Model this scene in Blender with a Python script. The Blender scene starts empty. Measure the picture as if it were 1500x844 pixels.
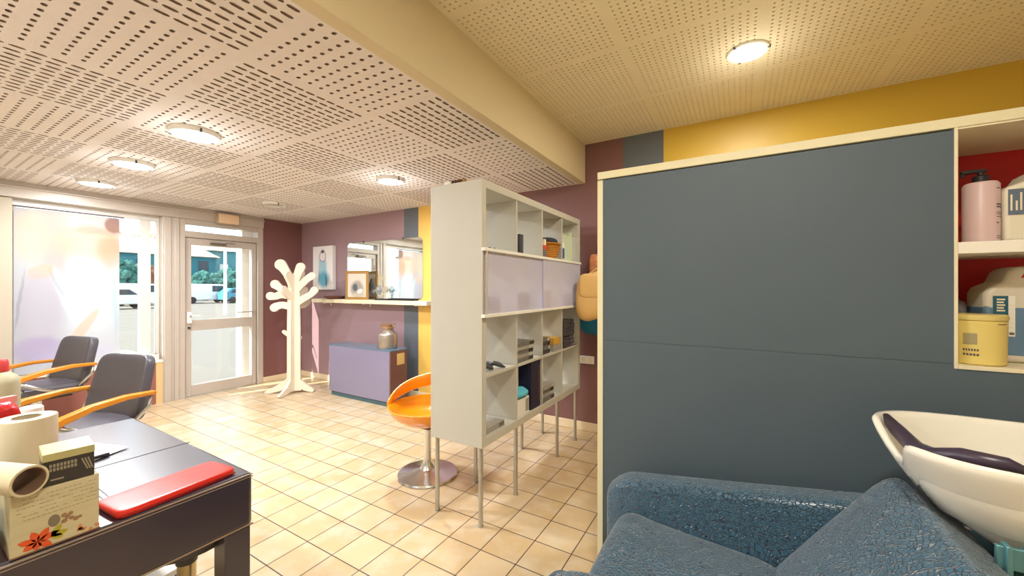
import bpy, bmesh, math, random
from mathutils import Vector, Matrix
random.seed(7)
PI = math.pi
S = bpy.context.scene
col = S.collection

def lin(c):
    c /= 255.0
    return c / 12.92 if c <= 0.04045 else ((c + 0.055) / 1.055) ** 2.4
def rgb(r, g, b): return (lin(r), lin(g), lin(b), 1)

# ------------------------------------------------ camera, world, sun, exposure
cam = bpy.data.cameras.new('camera'); camo = bpy.data.objects.new('camera', cam); col.objects.link(camo)
camo.location = (0, 0, 1.45); camo.rotation_euler = (math.radians(90), 0, math.radians(30.5))
cam.sensor_width = 36; cam.lens = 568.6 * 36 / 1500; cam.clip_start = 0.02; cam.clip_end = 400
S.camera = camo
S.view_settings.view_transform = 'Standard'; S.view_settings.look = 'None'
S.view_settings.gamma = 1; S.view_settings.use_curve_mapping = False
S.view_settings.exposure = 0.0
LAMP_LEFT = 50; LAMP_RIGHT = 33; SUN = 11.0; SKY = 4.2
w = bpy.data.worlds.new('sky'); S.world = w; w.use_nodes = True
nt = w.node_tree; bg = nt.nodes['Background']
sky = nt.nodes.new('ShaderNodeTexSky'); sky.sky_type = 'HOSEK_WILKIE'; sky.turbidity = 4
sky.sun_direction = Vector((-0.40, -1, 0.80)).normalized(); sky.ground_albedo = 0.6
mixw = nt.nodes.new('ShaderNodeMix'); mixw.data_type = 'RGBA'; mixw.inputs['Factor'].default_value = 0.45
mixw.inputs['B'].default_value = (0.85, 0.93, 1.0, 1)
nt.links.new(sky.outputs[0], mixw.inputs['A']); nt.links.new(mixw.outputs['Result'], bg.inputs[0])
bg.inputs[1].default_value = SKY
sl = bpy.data.lights.new('sun', 'SUN'); sl.energy = SUN; sl.angle = 0.01; sl.color = (1, 0.95, 0.86)
so = bpy.data.objects.new('sun', sl); col.objects.link(so); so.location = (-8, -10, 9)
so.rotation_euler = Vector((0.40, 1, -0.80)).to_track_quat('-Z', 'Y').to_euler()

# ------------------------------------------------ materials
MATS = {}
def mat(name, c, rough=0.6, metal=0.0, noise=0.0, nscale=6.0, bump=0.0, bscale=60.0, spec=0.5, coat=0.0, trans=0.0, alpha=1.0, emit=None, estr=0):
    if name in MATS: return MATS[name]
    m = bpy.data.materials.new(name); m.use_nodes = True; MATS[name] = m
    n = m.node_tree; b = n.nodes['Principled BSDF']
    b.inputs['Base Color'].default_value = c; b.inputs['Roughness'].default_value = rough
    b.inputs['Metallic'].default_value = metal; b.inputs['Specular IOR Level'].default_value = spec
    b.inputs['Coat Weight'].default_value = coat; b.inputs['Transmission Weight'].default_value = trans
    b.inputs['Alpha'].default_value = alpha
    if emit: b.inputs['Emission Color'].default_value = emit; b.inputs['Emission Strength'].default_value = estr
    tc = n.nodes.new('ShaderNodeTexCoord')
    if noise > 0 or True:
        t = n.nodes.new('ShaderNodeTexNoise'); t.inputs['Scale'].default_value = nscale; t.inputs['Detail'].default_value = 3
        n.links.new(tc.outputs['Object'], t.inputs['Vector'])
        r = n.nodes.new('ShaderNodeMapRange'); r.inputs['To Min'].default_value = 1 - max(noise, 0.02); r.inputs['To Max'].default_value = 1 + max(noise, 0.02)
        n.links.new(t.outputs['Fac'], r.inputs['Value'])
        h = n.nodes.new('ShaderNodeHueSaturation'); h.inputs['Color'].default_value = c
        n.links.new(r.outputs[0], h.inputs['Value']); n.links.new(h.outputs[0], b.inputs['Base Color'])
    if bump > 0:
        t2 = n.nodes.new('ShaderNodeTexNoise'); t2.inputs['Scale'].default_value = bscale; t2.inputs['Detail'].default_value = 4
        n.links.new(tc.outputs['Object'], t2.inputs['Vector'])
        bp = n.nodes.new('ShaderNodeBump'); bp.inputs['Strength'].default_value = bump; bp.inputs['Distance'].default_value = 0.01
        n.links.new(t2.outputs['Fac'], bp.inputs['Height']); n.links.new(bp.outputs[0], b.inputs['Normal'])
    return m
def wood(name, c1, c2, scale=14, rough=0.4):
    m = mat(name, c1, rough); n = m.node_tree; b = n.nodes['Principled BSDF']
    tc = n.nodes.new('ShaderNodeTexCoord'); mp = n.nodes.new('ShaderNodeMapping'); mp.inputs['Scale'].default_value = (8, 1, 8)
    t = n.nodes.new('ShaderNodeTexNoise'); t.inputs['Scale'].default_value = scale; t.inputs['Detail'].default_value = 4
    mx = n.nodes.new('ShaderNodeMix'); mx.data_type = 'RGBA'; mx.inputs['A'].default_value = c1; mx.inputs['B'].default_value = c2
    n.links.new(tc.outputs['Object'], mp.inputs[0]); n.links.new(mp.outputs[0], t.inputs['Vector'])
    n.links.new(t.outputs['Fac'], mx.inputs['Factor']); n.links.new(mx.outputs['Result'], b.inputs['Base Color'])
    return m
def leather(name, c, rough=0.4, scale=55, strength=0.5, dist=0.004, sheen=0.0, colvar=None):
    m = bpy.data.materials.new(name); m.use_nodes = True; MATS[name] = m
    n = m.node_tree; b = n.nodes['Principled BSDF']; b.inputs['Base Color'].default_value = c; b.inputs['Roughness'].default_value = rough
    b.inputs['Sheen Weight'].default_value = sheen
    tc = n.nodes.new('ShaderNodeTexCoord'); nz = n.nodes.new('ShaderNodeTexNoise'); nz.inputs['Scale'].default_value = 9
    ad = n.nodes.new('ShaderNodeVectorMath'); ad.operation = 'MULTIPLY_ADD'; ad.inputs[1].default_value = (0.06, 0.06, 0.06)
    v = n.nodes.new('ShaderNodeTexVoronoi'); v.feature = 'DISTANCE_TO_EDGE'; v.inputs['Scale'].default_value = scale
    n.links.new(tc.outputs['Object'], nz.inputs['Vector']); n.links.new(nz.outputs['Color'], ad.inputs[0]); n.links.new(tc.outputs['Object'], ad.inputs[2])
    n.links.new(ad.outputs[0], v.inputs['Vector'])
    r = n.nodes.new('ShaderNodeMapRange'); r.inputs['From Max'].default_value = 0.12; n.links.new(v.outputs['Distance'], r.inputs['Value'])
    bp = n.nodes.new('ShaderNodeBump'); bp.inputs['Strength'].default_value = strength; bp.inputs['Distance'].default_value = dist
    n.links.new(r.outputs[0], bp.inputs['Height']); n.links.new(bp.outputs[0], b.inputs['Normal'])
    if colvar:
        mx = n.nodes.new('ShaderNodeMix'); mx.data_type = 'RGBA'; mx.inputs['A'].default_value = colvar; mx.inputs['B'].default_value = c
        n.links.new(r.outputs[0], mx.inputs['Factor']); n.links.new(mx.outputs['Result'], b.inputs['Base Color'])
    return m
def stripes(name, axis, stops, rough=0.7):
    """colour painted in bands along an object axis: stops = [(start, colour), ...]"""
    m = mat(name, stops[0][1], rough, bump=0.06, bscale=150); n = m.node_tree; b = n.nodes['Principled BSDF']
    for l in list(b.inputs['Base Color'].links): n.links.remove(l)
    tc = n.nodes.new('ShaderNodeTexCoord'); sp = n.nodes.new('ShaderNodeSeparateXYZ'); n.links.new(tc.outputs['Object'], sp.inputs[0])
    prev = None
    for s, c in stops:
        if prev is None:
            rg = n.nodes.new('ShaderNodeRGB'); rg.outputs[0].default_value = c; prev = rg.outputs[0]; continue
        g = n.nodes.new('ShaderNodeMath'); g.operation = 'GREATER_THAN'; g.inputs[1].default_value = s
        n.links.new(sp.outputs[axis], g.inputs[0])
        mx = n.nodes.new('ShaderNodeMix'); mx.data_type = 'RGBA'; mx.inputs['B'].default_value = c
        n.links.new(prev, mx.inputs['A']); n.links.new(g.outputs[0], mx.inputs['Factor']); prev = mx.outputs['Result']
    n.links.new(prev, b.inputs['Base Color'])
    return m
def painted(name, base, blobs, axes=(1, 2), rough=0.5, translucent=0.0, noise=0.0, diffusion=None):
    """a printed picture: soft ellipses (u, v, ru, rv, angle, colour, softness, opacity) in object coordinates"""
    m = bpy.data.materials.new(name); m.use_nodes = True; MATS[name] = m
    n = m.node_tree; b = n.nodes['Principled BSDF']; b.inputs['Roughness'].default_value = rough
    tc = n.nodes.new('ShaderNodeTexCoord'); sp = n.nodes.new('ShaderNodeSeparateXYZ')
    nz = n.nodes.new('ShaderNodeTexNoise'); nz.inputs['Scale'].default_value = 5; nz.inputs['Detail'].default_value = 4
    ad = n.nodes.new('ShaderNodeVectorMath'); ad.operation = 'MULTIPLY_ADD'; ad.inputs[1].default_value = (noise,) * 3
    sb = n.nodes.new('ShaderNodeVectorMath'); sb.operation = 'SUBTRACT'; sb.inputs[1].default_value = (noise / 2,) * 3
    n.links.new(tc.outputs['Object'], nz.inputs['Vector']); n.links.new(nz.outputs['Color'], ad.inputs[0])
    n.links.new(tc.outputs['Object'], ad.inputs[2]); n.links.new(ad.outputs[0], sb.inputs[0]); n.links.new(sb.outputs[0], sp.inputs[0])
    def M(op, a, bb=None, c=None):
        x = n.nodes.new('ShaderNodeMath'); x.operation = op
        for i, v in enumerate((a, bb, c)):
            if v is None: continue
            if isinstance(v, (int, float)): x.inputs[i].default_value = v
            else: n.links.new(v, x.inputs[i])
        return x.outputs[0]
    U, V = sp.outputs[axes[0]], sp.outputs[axes[1]]
    rg = n.nodes.new('ShaderNodeRGB'); rg.outputs[0].default_value = base; prev = rg.outputs[0]
    for (u, v, ru, rv, an, c, soft, op) in blobs:
        du, dv = M('SUBTRACT', U, u), M('SUBTRACT', V, v)
        ca, sa = math.cos(an), math.sin(an)
        p = M('MULTIPLY_ADD', du, ca / ru, M('MULTIPLY', dv, sa / ru)); q = M('MULTIPLY_ADD', du, -sa / rv, M('MULTIPLY', dv, ca / rv))
        d = M('SQRT', M('ADD', M('MULTIPLY', p, p), M('MULTIPLY', q, q)))
        r = n.nodes.new('ShaderNodeMapRange'); r.interpolation_type = 'SMOOTHSTEP'
        r.inputs['From Min'].default_value = 1 - soft; r.inputs['From Max'].default_value = 1 + soft
        r.inputs['To Min'].default_value = op; r.inputs['To Max'].default_value = 0
        n.links.new(d, r.inputs['Value'])
        mx = n.nodes.new('ShaderNodeMix'); mx.data_type = 'RGBA'; mx.inputs['B'].default_value = c
        n.links.new(prev, mx.inputs['A']); n.links.new(r.outputs[0], mx.inputs['Factor']); prev = mx.outputs['Result']
    n.links.new(prev, b.inputs['Base Color'])
    if translucent:
        tr = n.nodes.new('ShaderNodeBsdfTranslucent'); n.links.new(prev, tr.inputs['Color'])
        ms = n.nodes.new('ShaderNodeMixShader'); ms.inputs[0].default_value = translucent
        n.links.new(b.outputs[0], ms.inputs[1]); n.links.new(tr.outputs[0], ms.inputs[2])
        n.links.new(ms.outputs[0], n.nodes['Material Output'].inputs['Surface'])
    return m
def glassmat(name, c=(1, 1, 1, 1), refl=0.08, dif=0.0, dc=(1, 1, 1, 1), rough=0.02):
    m = bpy.data.materials.new(name); m.use_nodes = True; MATS[name] = m
    n = m.node_tree; n.nodes.remove(n.nodes['Principled BSDF']); out = n.nodes['Material Output']
    t = n.nodes.new('ShaderNodeBsdfTransparent'); t.inputs[0].default_value = c
    g = n.nodes.new('ShaderNodeBsdfGlossy'); g.inputs['Roughness'].default_value = rough
    ms = n.nodes.new('ShaderNodeMixShader'); ms.inputs[0].default_value = refl
    n.links.new(t.outputs[0], ms.inputs[1]); n.links.new(g.outputs[0], ms.inputs[2]); last = ms
    if dif:
        d = n.nodes.new('ShaderNodeBsdfDiffuse'); d.inputs[0].default_value = dc
        m2 = n.nodes.new('ShaderNodeMixShader'); m2.inputs[0].default_value = dif
        n.links.new(ms.outputs[0], m2.inputs[1]); n.links.new(d.outputs[0], m2.inputs[2]); last = m2
    n.links.new(last.outputs[0], out.inputs['Surface'])
    return m

def floor_mat():
    m = bpy.data.materials.new('terracotta floor tiles'); m.use_nodes = True
    n = m.node_tree; b = n.nodes['Principled BSDF']; L = n.links
    tc = n.nodes.new('ShaderNodeTexCoord'); mp = n.nodes.new('ShaderNodeMapping'); mp.inputs['Location'].default_value = (-0.101 + 0.2236 * 40, 0.0144 + 0.2222 * 20, 0)
    L.new(tc.outputs['Object'], mp.inputs[0])
    br = n.nodes.new('ShaderNodeTexBrick'); br.offset = 0; br.squash = 1
    for k, v in (('Scale', 1), ('Mortar Size', 0.0034), ('Mortar Smooth', 0.25), ('Bias', 0.0), ('Brick Width', 0.2236), ('Row Height', 0.2222)): br.inputs[k].default_value = v
    br.inputs['Color1'].default_value = rgb(212, 188, 150); br.inputs['Color2'].default_value = rgb(198, 170, 128); br.inputs['Mortar'].default_value = rgb(88, 74, 68)
    L.new(mp.outputs[0], br.inputs['Vector'])
    nz = n.nodes.new('ShaderNodeTexNoise'); nz.inputs['Scale'].default_value = 7; nz.inputs['Detail'].default_value = 5; L.new(tc.outputs['Object'], nz.inputs['Vector'])
    mr = n.nodes.new('ShaderNodeMapRange'); mr.inputs['From Min'].default_value = 0.45; mr.inputs['From Max'].default_value = 0.75; mr.inputs['To Max'].default_value = 0.75; L.new(nz.outputs['Fac'], mr.inputs['Value'])
    mx = n.nodes.new('ShaderNodeMix'); mx.data_type = 'RGBA'; mx.inputs['B'].default_value = rgb(218, 204, 182)
    sc = n.nodes.new('ShaderNodeMath'); sc.operation = 'SUBTRACT'; sc.use_clamp = True
    L.new(mr.outputs[0], sc.inputs[0]); L.new(br.outputs['Fac'], sc.inputs[1])
    L.new(br.outputs['Color'], mx.inputs['A']); L.new(sc.outputs[0], mx.inputs['Factor'])
    L.new(mx.outputs['Result'], b.inputs['Base Color']); b.inputs['Roughness'].default_value = 0.28
    b.inputs['Specular IOR Level'].default_value = 0.6
    bp = n.nodes.new('ShaderNodeBump'); bp.inputs['Strength'].default_value = 0.6; bp.inputs['Distance'].default_value = 0.003; bp.invert = True
    ad = n.nodes.new('ShaderNodeMath'); ad.operation = 'MULTIPLY_ADD'; ad.inputs[1].default_value = 0.35
    L.new(nz.outputs['Fac'], ad.inputs[0]); L.new(br.outputs['Fac'], ad.inputs[2]); L.new(ad.outputs[0], bp.inputs['Height']); L.new(bp.outputs[0], b.inputs['Normal'])
    return m

# ------------------------------------------------ mesh helpers
def box(bm, x0, x1, y0, y1, z0, z1, mi=0):
    v = [bm.verts.new(p) for p in ((x0, y0, z0), (x1, y0, z0), (x1, y1, z0), (x0, y1, z0), (x0, y0, z1), (x1, y0, z1), (x1, y1, z1), (x0, y1, z1))]
    for f in ((3, 2, 1, 0), (4, 5, 6, 7), (0, 1, 5, 4), (1, 2, 6, 5), (2, 3, 7, 6), (3, 0, 4, 7)):
        bm.faces.new([v[i] for i in f]).material_index = mi
    return v
def lathe(bm, prof, c=(0, 0, 0), n=28, mi=0):
    """prof: [(r, z)], r = 0 closes"""
    rings = []
    for r, z in prof:
        if r < 1e-6: rings.append([bm.verts.new((c[0], c[1], c[2] + z))])
        else: rings.append([bm.verts.new((c[0] + r * math.cos(2 * PI * k / n), c[1] + r * math.sin(2 * PI * k / n), c[2] + z)) for k in range(n)])
    for a, b in zip(rings, rings[1:]):
        for k in range(n):
            k2 = (k + 1) % n
            f = [a[k % len(a)], a[k2 % len(a)], b[k2 % len(b)], b[k % len(b)]]
            f = list(dict.fromkeys(f))
            if len(f) > 2:
                try: bm.faces.new(f).material_index = mi
                except ValueError: pass
def tube(bm, pts, r, n=10, mi=0, flat=1.0):
    """round bar along pts, r float or list"""
    pts = [Vector(p) for p in pts]; rs = r if isinstance(r, (list, tuple)) else [r] * len(pts)
    rings = []; prev = None
    for i, p in enumerate(pts):
        d = (pts[min(i + 1, len(pts) - 1)] - pts[max(i - 1, 0)]).normalized()
        up = prev if prev is not None else (Vector((0, 0, 1)) if abs(d.z) < 0.9 else Vector((1, 0, 0)))
        s = d.cross(up).normalized(); u = s.cross(d).normalized(); prev = u
        rings.append([bm.verts.new(p + (s * math.cos(2 * PI * k / n) + u * math.sin(2 * PI * k / n) * flat) * rs[i]) for k in range(n)])
    for a, b in zip(rings, rings[1:]):
        for k in range(n): bm.faces.new((a[k], a[(k + 1) % n], b[(k + 1) % n], b[k])).material_index = mi
    bm.faces.new(rings[0][::-1]).material_index = mi; bm.faces.new(rings[-1]).material_index = mi
def extrude_poly(bm, pts, vec, mi=0):
    a = [bm.verts.new(Vector(p)) for p in pts]; b = [bm.verts.new(Vector(p) + Vector(vec)) for p in pts]
    bm.faces.new(a[::-1]).material_index = mi; bm.faces.new(b).material_index = mi
    for k in range(len(a)):
        k2 = (k + 1) % len(a); bm.faces.new((a[k], a[k2], b[k2], b[k])).material_index = mi
def superbox(bm, c, s, e=0.35, n=20, fn=None):
    """soft cushion: superellipsoid, e small = boxy; fn deforms local unit point"""
    def sg(x, p): return math.copysign(abs(x) ** p, x)
    rings = []
    for i in range(n + 1):
        t = -PI / 2 + PI * i / n; row = []
        m = 2 * n
        for j in range(m):
            a = 2 * PI * j / m
            p = Vector((sg(math.cos(t), e) * sg(math.cos(a), e), sg(math.cos(t), e) * sg(math.sin(a), e), sg(math.sin(t), e)))
            if i in (0, n): p = Vector((0, 0, -1 if i == 0 else 1))
            q = Vector((p.x * s[0] / 2, p.y * s[1] / 2, p.z * s[2] / 2))
            if fn: q = fn(q, p)
            row.append(bm.verts.new(q + Vector(c)))
            if i in (0, n): break
        rings.append(row)
    for a, b in zip(rings, rings[1:]):
        m = max(len(a), len(b))
        for j in range(m):
            f = list(dict.fromkeys([a[j % len(a)], a[(j + 1) % m % len(a)], b[(j + 1) % m % len(b)], b[j % len(b)]]))
            if len(f) > 2: bm.faces.new(f)
def xf(bm, M): bmesh.ops.transform(bm, matrix=M, verts=bm.verts)
def obj(name, bm, mats, parent=None, bevel=0, smooth=False, seg=2, sub=0):
    bmesh.ops.recalc_face_normals(bm, faces=bm.faces)
    me = bpy.data.meshes.new(name); bm.to_mesh(me); bm.free()
    o = bpy.data.objects.new(name, me); col.objects.link(o)
    for m in (mats if isinstance(mats, (list, tuple)) else [mats]): me.materials.append(m)
    if parent: o.parent = parent
    if bevel:
        b = o.modifiers.new('bevel', 'BEVEL'); b.width = bevel; b.segments = seg; b.limit_method = 'ANGLE'; b.angle_limit = math.radians(40)
    if sub:
        b = o.modifiers.new('sub', 'SUBSURF'); b.levels = sub; b.render_levels = sub
    if smooth or bevel:
        for p in me.polygons: p.use_smooth = True
        if not smooth or smooth == 'auto':
            try: me.set_sharp_from_angle(angle=math.radians(35))
            except Exception: pass
    return o
def nb(): return bmesh.new()
def thing(name, label, cat, loc=(0, 0, 0), rz=0, group=None):
    o = bpy.data.objects.new(name, None); col.objects.link(o); o.empty_display_size = 0.1
    o.location = loc; o.rotation_euler = (0, 0, rz)
    return tag(o, label, cat, group)
def tag(o, label, cat, group=None):
    o['label'] = label; o['category'] = cat
    if group: o['group'] = group
    return o
def struct(o): o['kind'] = 'structure'; return o
def bxo(name, mats, parent, *a, bevel=0.003):
    bm = nb(); box(bm, *a); return obj(name, bm, mats, parent, bevel=bevel)
def text(parent, name, s, size, loc, rot, m, depth=0.0006, align='LEFT'):
    c = bpy.data.curves.new(name, 'FONT'); c.body = s; c.size = size; c.extrude = depth; c.align_x = align
    t = bpy.data.objects.new(name, c); me = bpy.data.meshes.new_from_object(t); bpy.data.objects.remove(t)
    o = bpy.data.objects.new(name, me); col.objects.link(o); me.materials.append(m)
    o.location = loc; o.rotation_euler = rot; o.parent = parent
    return o
def copy_tree(o, parent=None):
    c = o.copy(); col.objects.link(c)
    if parent: c.parent = parent
    for ch in [k for k in bpy.data.objects if k.parent == o]: copy_tree(ch, c)
    return c

# palette
CREAM = mat('cream paint', rgb(232, 220, 188), 0.55, bump=0.05, bscale=120)
BEAM = mat('beam plaster', rgb(214, 198, 160), 0.7, bump=0.15, bscale=60)
SHELFW = mat('off white laminate', rgb(194, 191, 180), 0.42, noise=0.02)
ALU = mat('aged aluminium profile', rgb(196, 184, 172), 0.4, metal=0.15, noise=0.04)
PILL = mat('pillar paint', rgb(190, 178, 158), 0.6)
MAUVE = rgb(156, 126, 132); MAUVE2 = rgb(128, 90, 88)
CHROME = mat('chrome', rgb(225, 228, 230), 0.22, metal=1.0)
STEEL = mat('brushed steel', rgb(190, 192, 192), 0.32, metal=0.95)
BLACKP = mat('black plastic', rgb(32, 30, 34), 0.4)
DARKGREY = mat('dark grey plastic', rgb(70, 70, 76), 0.5)
WHITEP = mat('white plastic', rgb(236, 234, 228), 0.35)
WHITEM = mat('matt white lacquer', rgb(240, 234, 222), 0.5)

# ------------------------------------------------ setting
WX = -6.29; BY = 3.79; SY = -1.25; EX = 2.4; ZL = 2.52; ZR = 2.91; BX = -1.365
bm = nb(); box(bm, WX - 0.25, EX + 0.15, SY - 0.15, BY + 0.15, -0.12, 0)
struct(obj('floor', bm, floor_mat()))

CEIL_A = mat('ceiling tile paint', rgb(226, 218, 212), 0.85, noise=0.05, nscale=9, bump=0.2, bscale=90)
CEIL_HOLE = mat('ceiling tile recess shade', rgb(158, 138, 124), 0.95)  # cavity shade painted as a darker colour inside the slots
CEIL_B = mat('warm ceiling tile paint', rgb(234, 222, 192), 0.85, noise=0.05, nscale=9, bump=0.2, bscale=90)
CEIL_HOLE_B = mat('warm tile recess shade', rgb(208, 190, 152), 0.95)  # slight recess shade put into the colour of the small holes
def ceiling(xs, ys, z, mats, kinds, depth=0.008):
    """perforated relief tiles; every slot is a real recess"""
    V = []; F = []; MI = []
    def ring_cell(x0, x1, y0, y1, hole, d):
        b = len(V)
        V.extend([(x0, y0, z), (x1, y0, z), (x1, y1, z), (x0, y1, z)])
        n = len(hole)
        for (x, y) in hole: V.append((x, y, z))
        for i, (x, y) in enumerate(hole): V.append((x, y, z + d[i]))
        q = n // 4
        for c in range(4):
            idx = [b + 4 + (c * q + k) % n for k in range(q + 1)]
            c2 = (c + 1) % 4
            # strip: corner c owns hole verts c*q .. (c+1)*q
            for k in range(q):
                F.append([b + c if k < q / 2 else b + c, idx[k], idx[k + 1]]); MI.append(0)
            F.append([b + c, idx[-1], b + c2]); MI.append(0)
        for k in range(n):
            k2 = (k + 1) % n
            F.append([b + 4 + k, b + 4 + k2, b + 4 + n + k2, b + 4 + n + k]); MI.append(1)
        F.append([b + 4 + n + k for k in range(n)]); MI.append(1)
    def plain(x0, x1, y0, y1):
        b = len(V); V.extend([(x0, y0, z), (x1, y0, z), (x1, y1, z), (x0, y1, z)]); F.append([b, b + 1, b + 2, b + 3]); MI.append(0)
    def stad(cx, cy, lx, ly):
        # 8 point rounded slot, starting in quadrant of corner 0 (x0,y0), counter clockwise
        a = []
        for k in range(8):
            t = PI + PI / 8 + k * PI / 4
            x, y = math.cos(t), math.sin(t)
            if ly > lx: px, py = x * lx / 2, math.copysign(min(1, abs(y) * 1.08) ** 0.6, y) * ly / 2
            else: px, py = math.copysign(min(1, abs(x) * 1.08) ** 0.6, x) * lx / 2, y * ly / 2
            a.append((cx + px, cy + py))
        return a
    for i in range(len(xs) - 1):
        for j in range(len(ys) - 1):
            X0, X1, Y0, Y1 = xs[i], xs[i + 1], ys[j], ys[j + 1]
            mg = 0.022
            gx0, gx1, gy0, gy1 = X0 + mg, X1 - mg, Y0 + mg, Y1 - mg
            plain(X0, X1, Y0, gy0); plain(X0, X1, gy1, Y1); plain(X0, gx0, gy0, gy1); plain(gx1, X1, gy0, gy1)
            kd = kinds(i, j)
            if kd == 'none': plain(gx0, gx1, gy0, gy1); continue
            if kd == 'A': px_, py_, lx, ly = 0.056, 0.0615, 0.021, 0.050
            elif kd == 'B': px_, py_, lx, ly = 0.056, 0.0635, 0.024, 0.019
            else: px_, py_, lx, ly = 0.036, 0.036, 0.012, 0.012
            nx = max(1, round((gx1 - gx0) / px_)); ny = max(1, round((gy1 - gy0) / py_))
            dx, dy = (gx1 - gx0) / nx, (gy1 - gy0) / ny
            for a in range(nx):
                for c in range(ny):
                    x0, x1, y0, y1 = gx0 + a * dx, gx0 + (a + 1) * dx, gy0 + c * dy, gy0 + (c + 1) * dy
                    cx, cy = (x0 + x1) / 2, (y0 + y1) / 2
                    if kd == 'B': cx += 0.002
                    if kd == 'A': cy += 0.004 if a % 2 else -0.004
                    h = stad(cx, cy, lx, ly)
                    if kd == 'B': d = [depth * (1.3 if hx < cx else 0.5) for hx, hy in h]
                    else: d = [depth] * 8
                    ring_cell(x0, x1, y0, y1, h, d)
    me = bpy.data.meshes.new('ceiling'); me.from_pydata(V, [], F)
    for m in mats: me.materials.append(m)
    me.polygons.foreach_set('material_index', MI); me.update()
    o = bpy.data.objects.new('ceiling', me); col.objects.link(o)
    return struct(o)
tx = [-6.29, -5.615, -4.89, -4.165, -3.44, -2.715, -1.99, BX]
ty = [SY, -0.54, 0.19, 0.912, 1.634, 2.356, 3.078, BY]
ceiling(tx, ty, ZL, [CEIL_A, CEIL_HOLE], lambda i, j: 'A' if (i + j) % 2 == 0 else 'B')
rx = [BX, -0.62, 0.11, 0.84, 1.57, EX]
ceiling(rx, [SY, -0.54, 0.19, 0.912, 1.634, 2.356, 3.078, BY], ZR, [CEIL_B, CEIL_HOLE_B], lambda i, j: 'C', depth=0.004)
bm = nb(); box(bm, WX - 0.25, BX - 0.07, SY - 0.15, BY + 0.15, ZL + 0.02, ZL + 0.14); box(bm, BX - 0.07, EX + 0.15, SY - 0.15, BY + 0.15, ZR + 0.02, ZR + 0.14)
struct(obj('ceiling', bm, CREAM))
bm = nb(); box(bm, BX - 0.075, BX, SY, BY, ZL - 0.004, ZR + 0.03); struct(obj('trim_1', bm, BEAM, bevel=0.004))     # dropped beam face between the two ceilings

GREYBLUE = rgb(98, 104, 112); YEL = rgb(206, 170, 62)
BACKM = stripes('painted striped plaster', 0, [(-9, MAUVE), (-3.93, GREYBLUE), (-3.667, rgb(232, 190, 96)), (-3.36, MAUVE2), (-0.98, GREYBLUE), (-0.612, YEL)], 0.42)
bm = nb(); box(bm, WX - 0.25, EX + 0.15, BY, BY + 0.15, -0.1, ZR + 0.1); struct(obj('wall_back', bm, BACKM))
MAUVEM = mat('mauve plaster', rgb(128, 84, 82), 0.7, noise=0.03, bump=0.08, bscale=150)
bm = nb(); box(bm, WX - 0.2, WX, 3.18, BY, 0, ZL); struct(obj('wall_left', bm, MAUVEM))
bm = nb(); box(bm, WX - 0.2, EX + 0.15, SY - 0.15, SY, -0.1, ZR + 0.1); struct(obj('wall_front', bm, mat('pale plaster', rgb(226, 214, 190), 0.7)))
bm = nb(); box(bm, EX, EX + 0.15, SY, BY, -0.1, ZR + 0.1); struct(obj('wall_right', bm, MATS['pale plaster']))
# baseboards
bm = nb(); box(bm, WX, EX, BY - 0.014, BY, 0, 0.085); struct(obj('baseboard_back', bm, mat('cream tile plinth', rgb(232, 212, 178), 0.4), bevel=0.003))
bm = nb(); box(bm, WX, WX + 0.014, 3.18, BY - 0.014, 0, 0.085); struct(obj('baseboard_left', bm, MATS['cream tile plinth'], bevel=0.003))
# street front: pillar, low wall, header, mullion wall
bm = nb(); box(bm, WX - 0.2, WX, SY, 0.40, 0, ZL); box(bm, WX - 0.2, WX, 0.40, 0.81, 0, 2.355); struct(obj('wall_left', bm, PILL, bevel=0.004))
bm = nb(); box(bm, WX - 0.2, WX, 0.81, 1.92, 0, 0.515); struct(obj('wall_left', bm, mat('brown plaster', rgb(150, 92, 80), 0.7)))
bm = nb(); box(bm, WX - 0.2, WX + 0.004, 1.92, 1.985, 0, 0.515); struct(obj('trim_2', bm, mat('ochre trim', rgb(222, 186, 132), 0.5)))
bm = nb(); box(bm, WX - 0.22, WX + 0.012, 0.81, 1.985, 0.515, 0.545); struct(obj('trim_3', bm, WHITEM, bevel=0.004))   # window sill
bm = nb(); box(bm, WX - 0.2, WX + 0.03, 0.40, 3.18, 2.36, ZL); box(bm, WX - 0.2, WX + 0.05, 0.40, 3.18, 2.455, 2.475); struct(obj('trim_4', bm, ALU, bevel=0.004))   # header
bm = nb(); box(bm, WX - 0.2, WX, 1.985, 2.15, 0, 2.36); box(bm, WX, WX + 0.012, 2.0, 2.07, 0, 2.36); box(bm, WX, WX + 0.02, 2.10, 2.15, 0, 2.36); struct(obj('wall_left', bm, ALU, bevel=0.004))
# shop window
GLASS = glassmat('window glass', (0.97, 1, 0.99, 1), 0.05)
wi = thing('window_1', 'shop window with a large poster hanging in it', 'window'); wi['kind'] = 'structure'
bm = nb(); box(bm, WX - 0.17, WX - 0.11, 0.81, 1.985, 2.30, 2.36); box(bm, WX - 0.17, WX - 0.11, 0.81, 1.985, 0.545, 0.59)
box(bm, WX - 0.17, WX - 0.11, 0.81, 0.85, 0.59, 2.30); box(bm, WX - 0.17, WX - 0.11, 1.955, 1.985, 0.59, 2.30); box(bm, WX - 0.18, WX - 0.10, 1.80, 1.90, 0.59, 2.30)
box(bm, WX - 0.17, WX - 0.11, 0.85, 1.80, 2.09, 2.13); box(bm, WX - 0.17, WX - 0.11, 1.90, 1.955, 2.09, 2.13)
obj('window_frame', bm, mat('pale aluminium', rgb(222, 216, 208), 0.4, metal=0.1), wi, bevel=0.003)
bm = nb(); box(bm, WX - 0.145, WX - 0.139, 0.85, 1.80, 0.59, 2.30); box(bm, WX - 0.145, WX - 0.139, 1.90, 1.955, 0.59, 2.30); obj('pane', bm, GLASS, wi)
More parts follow.
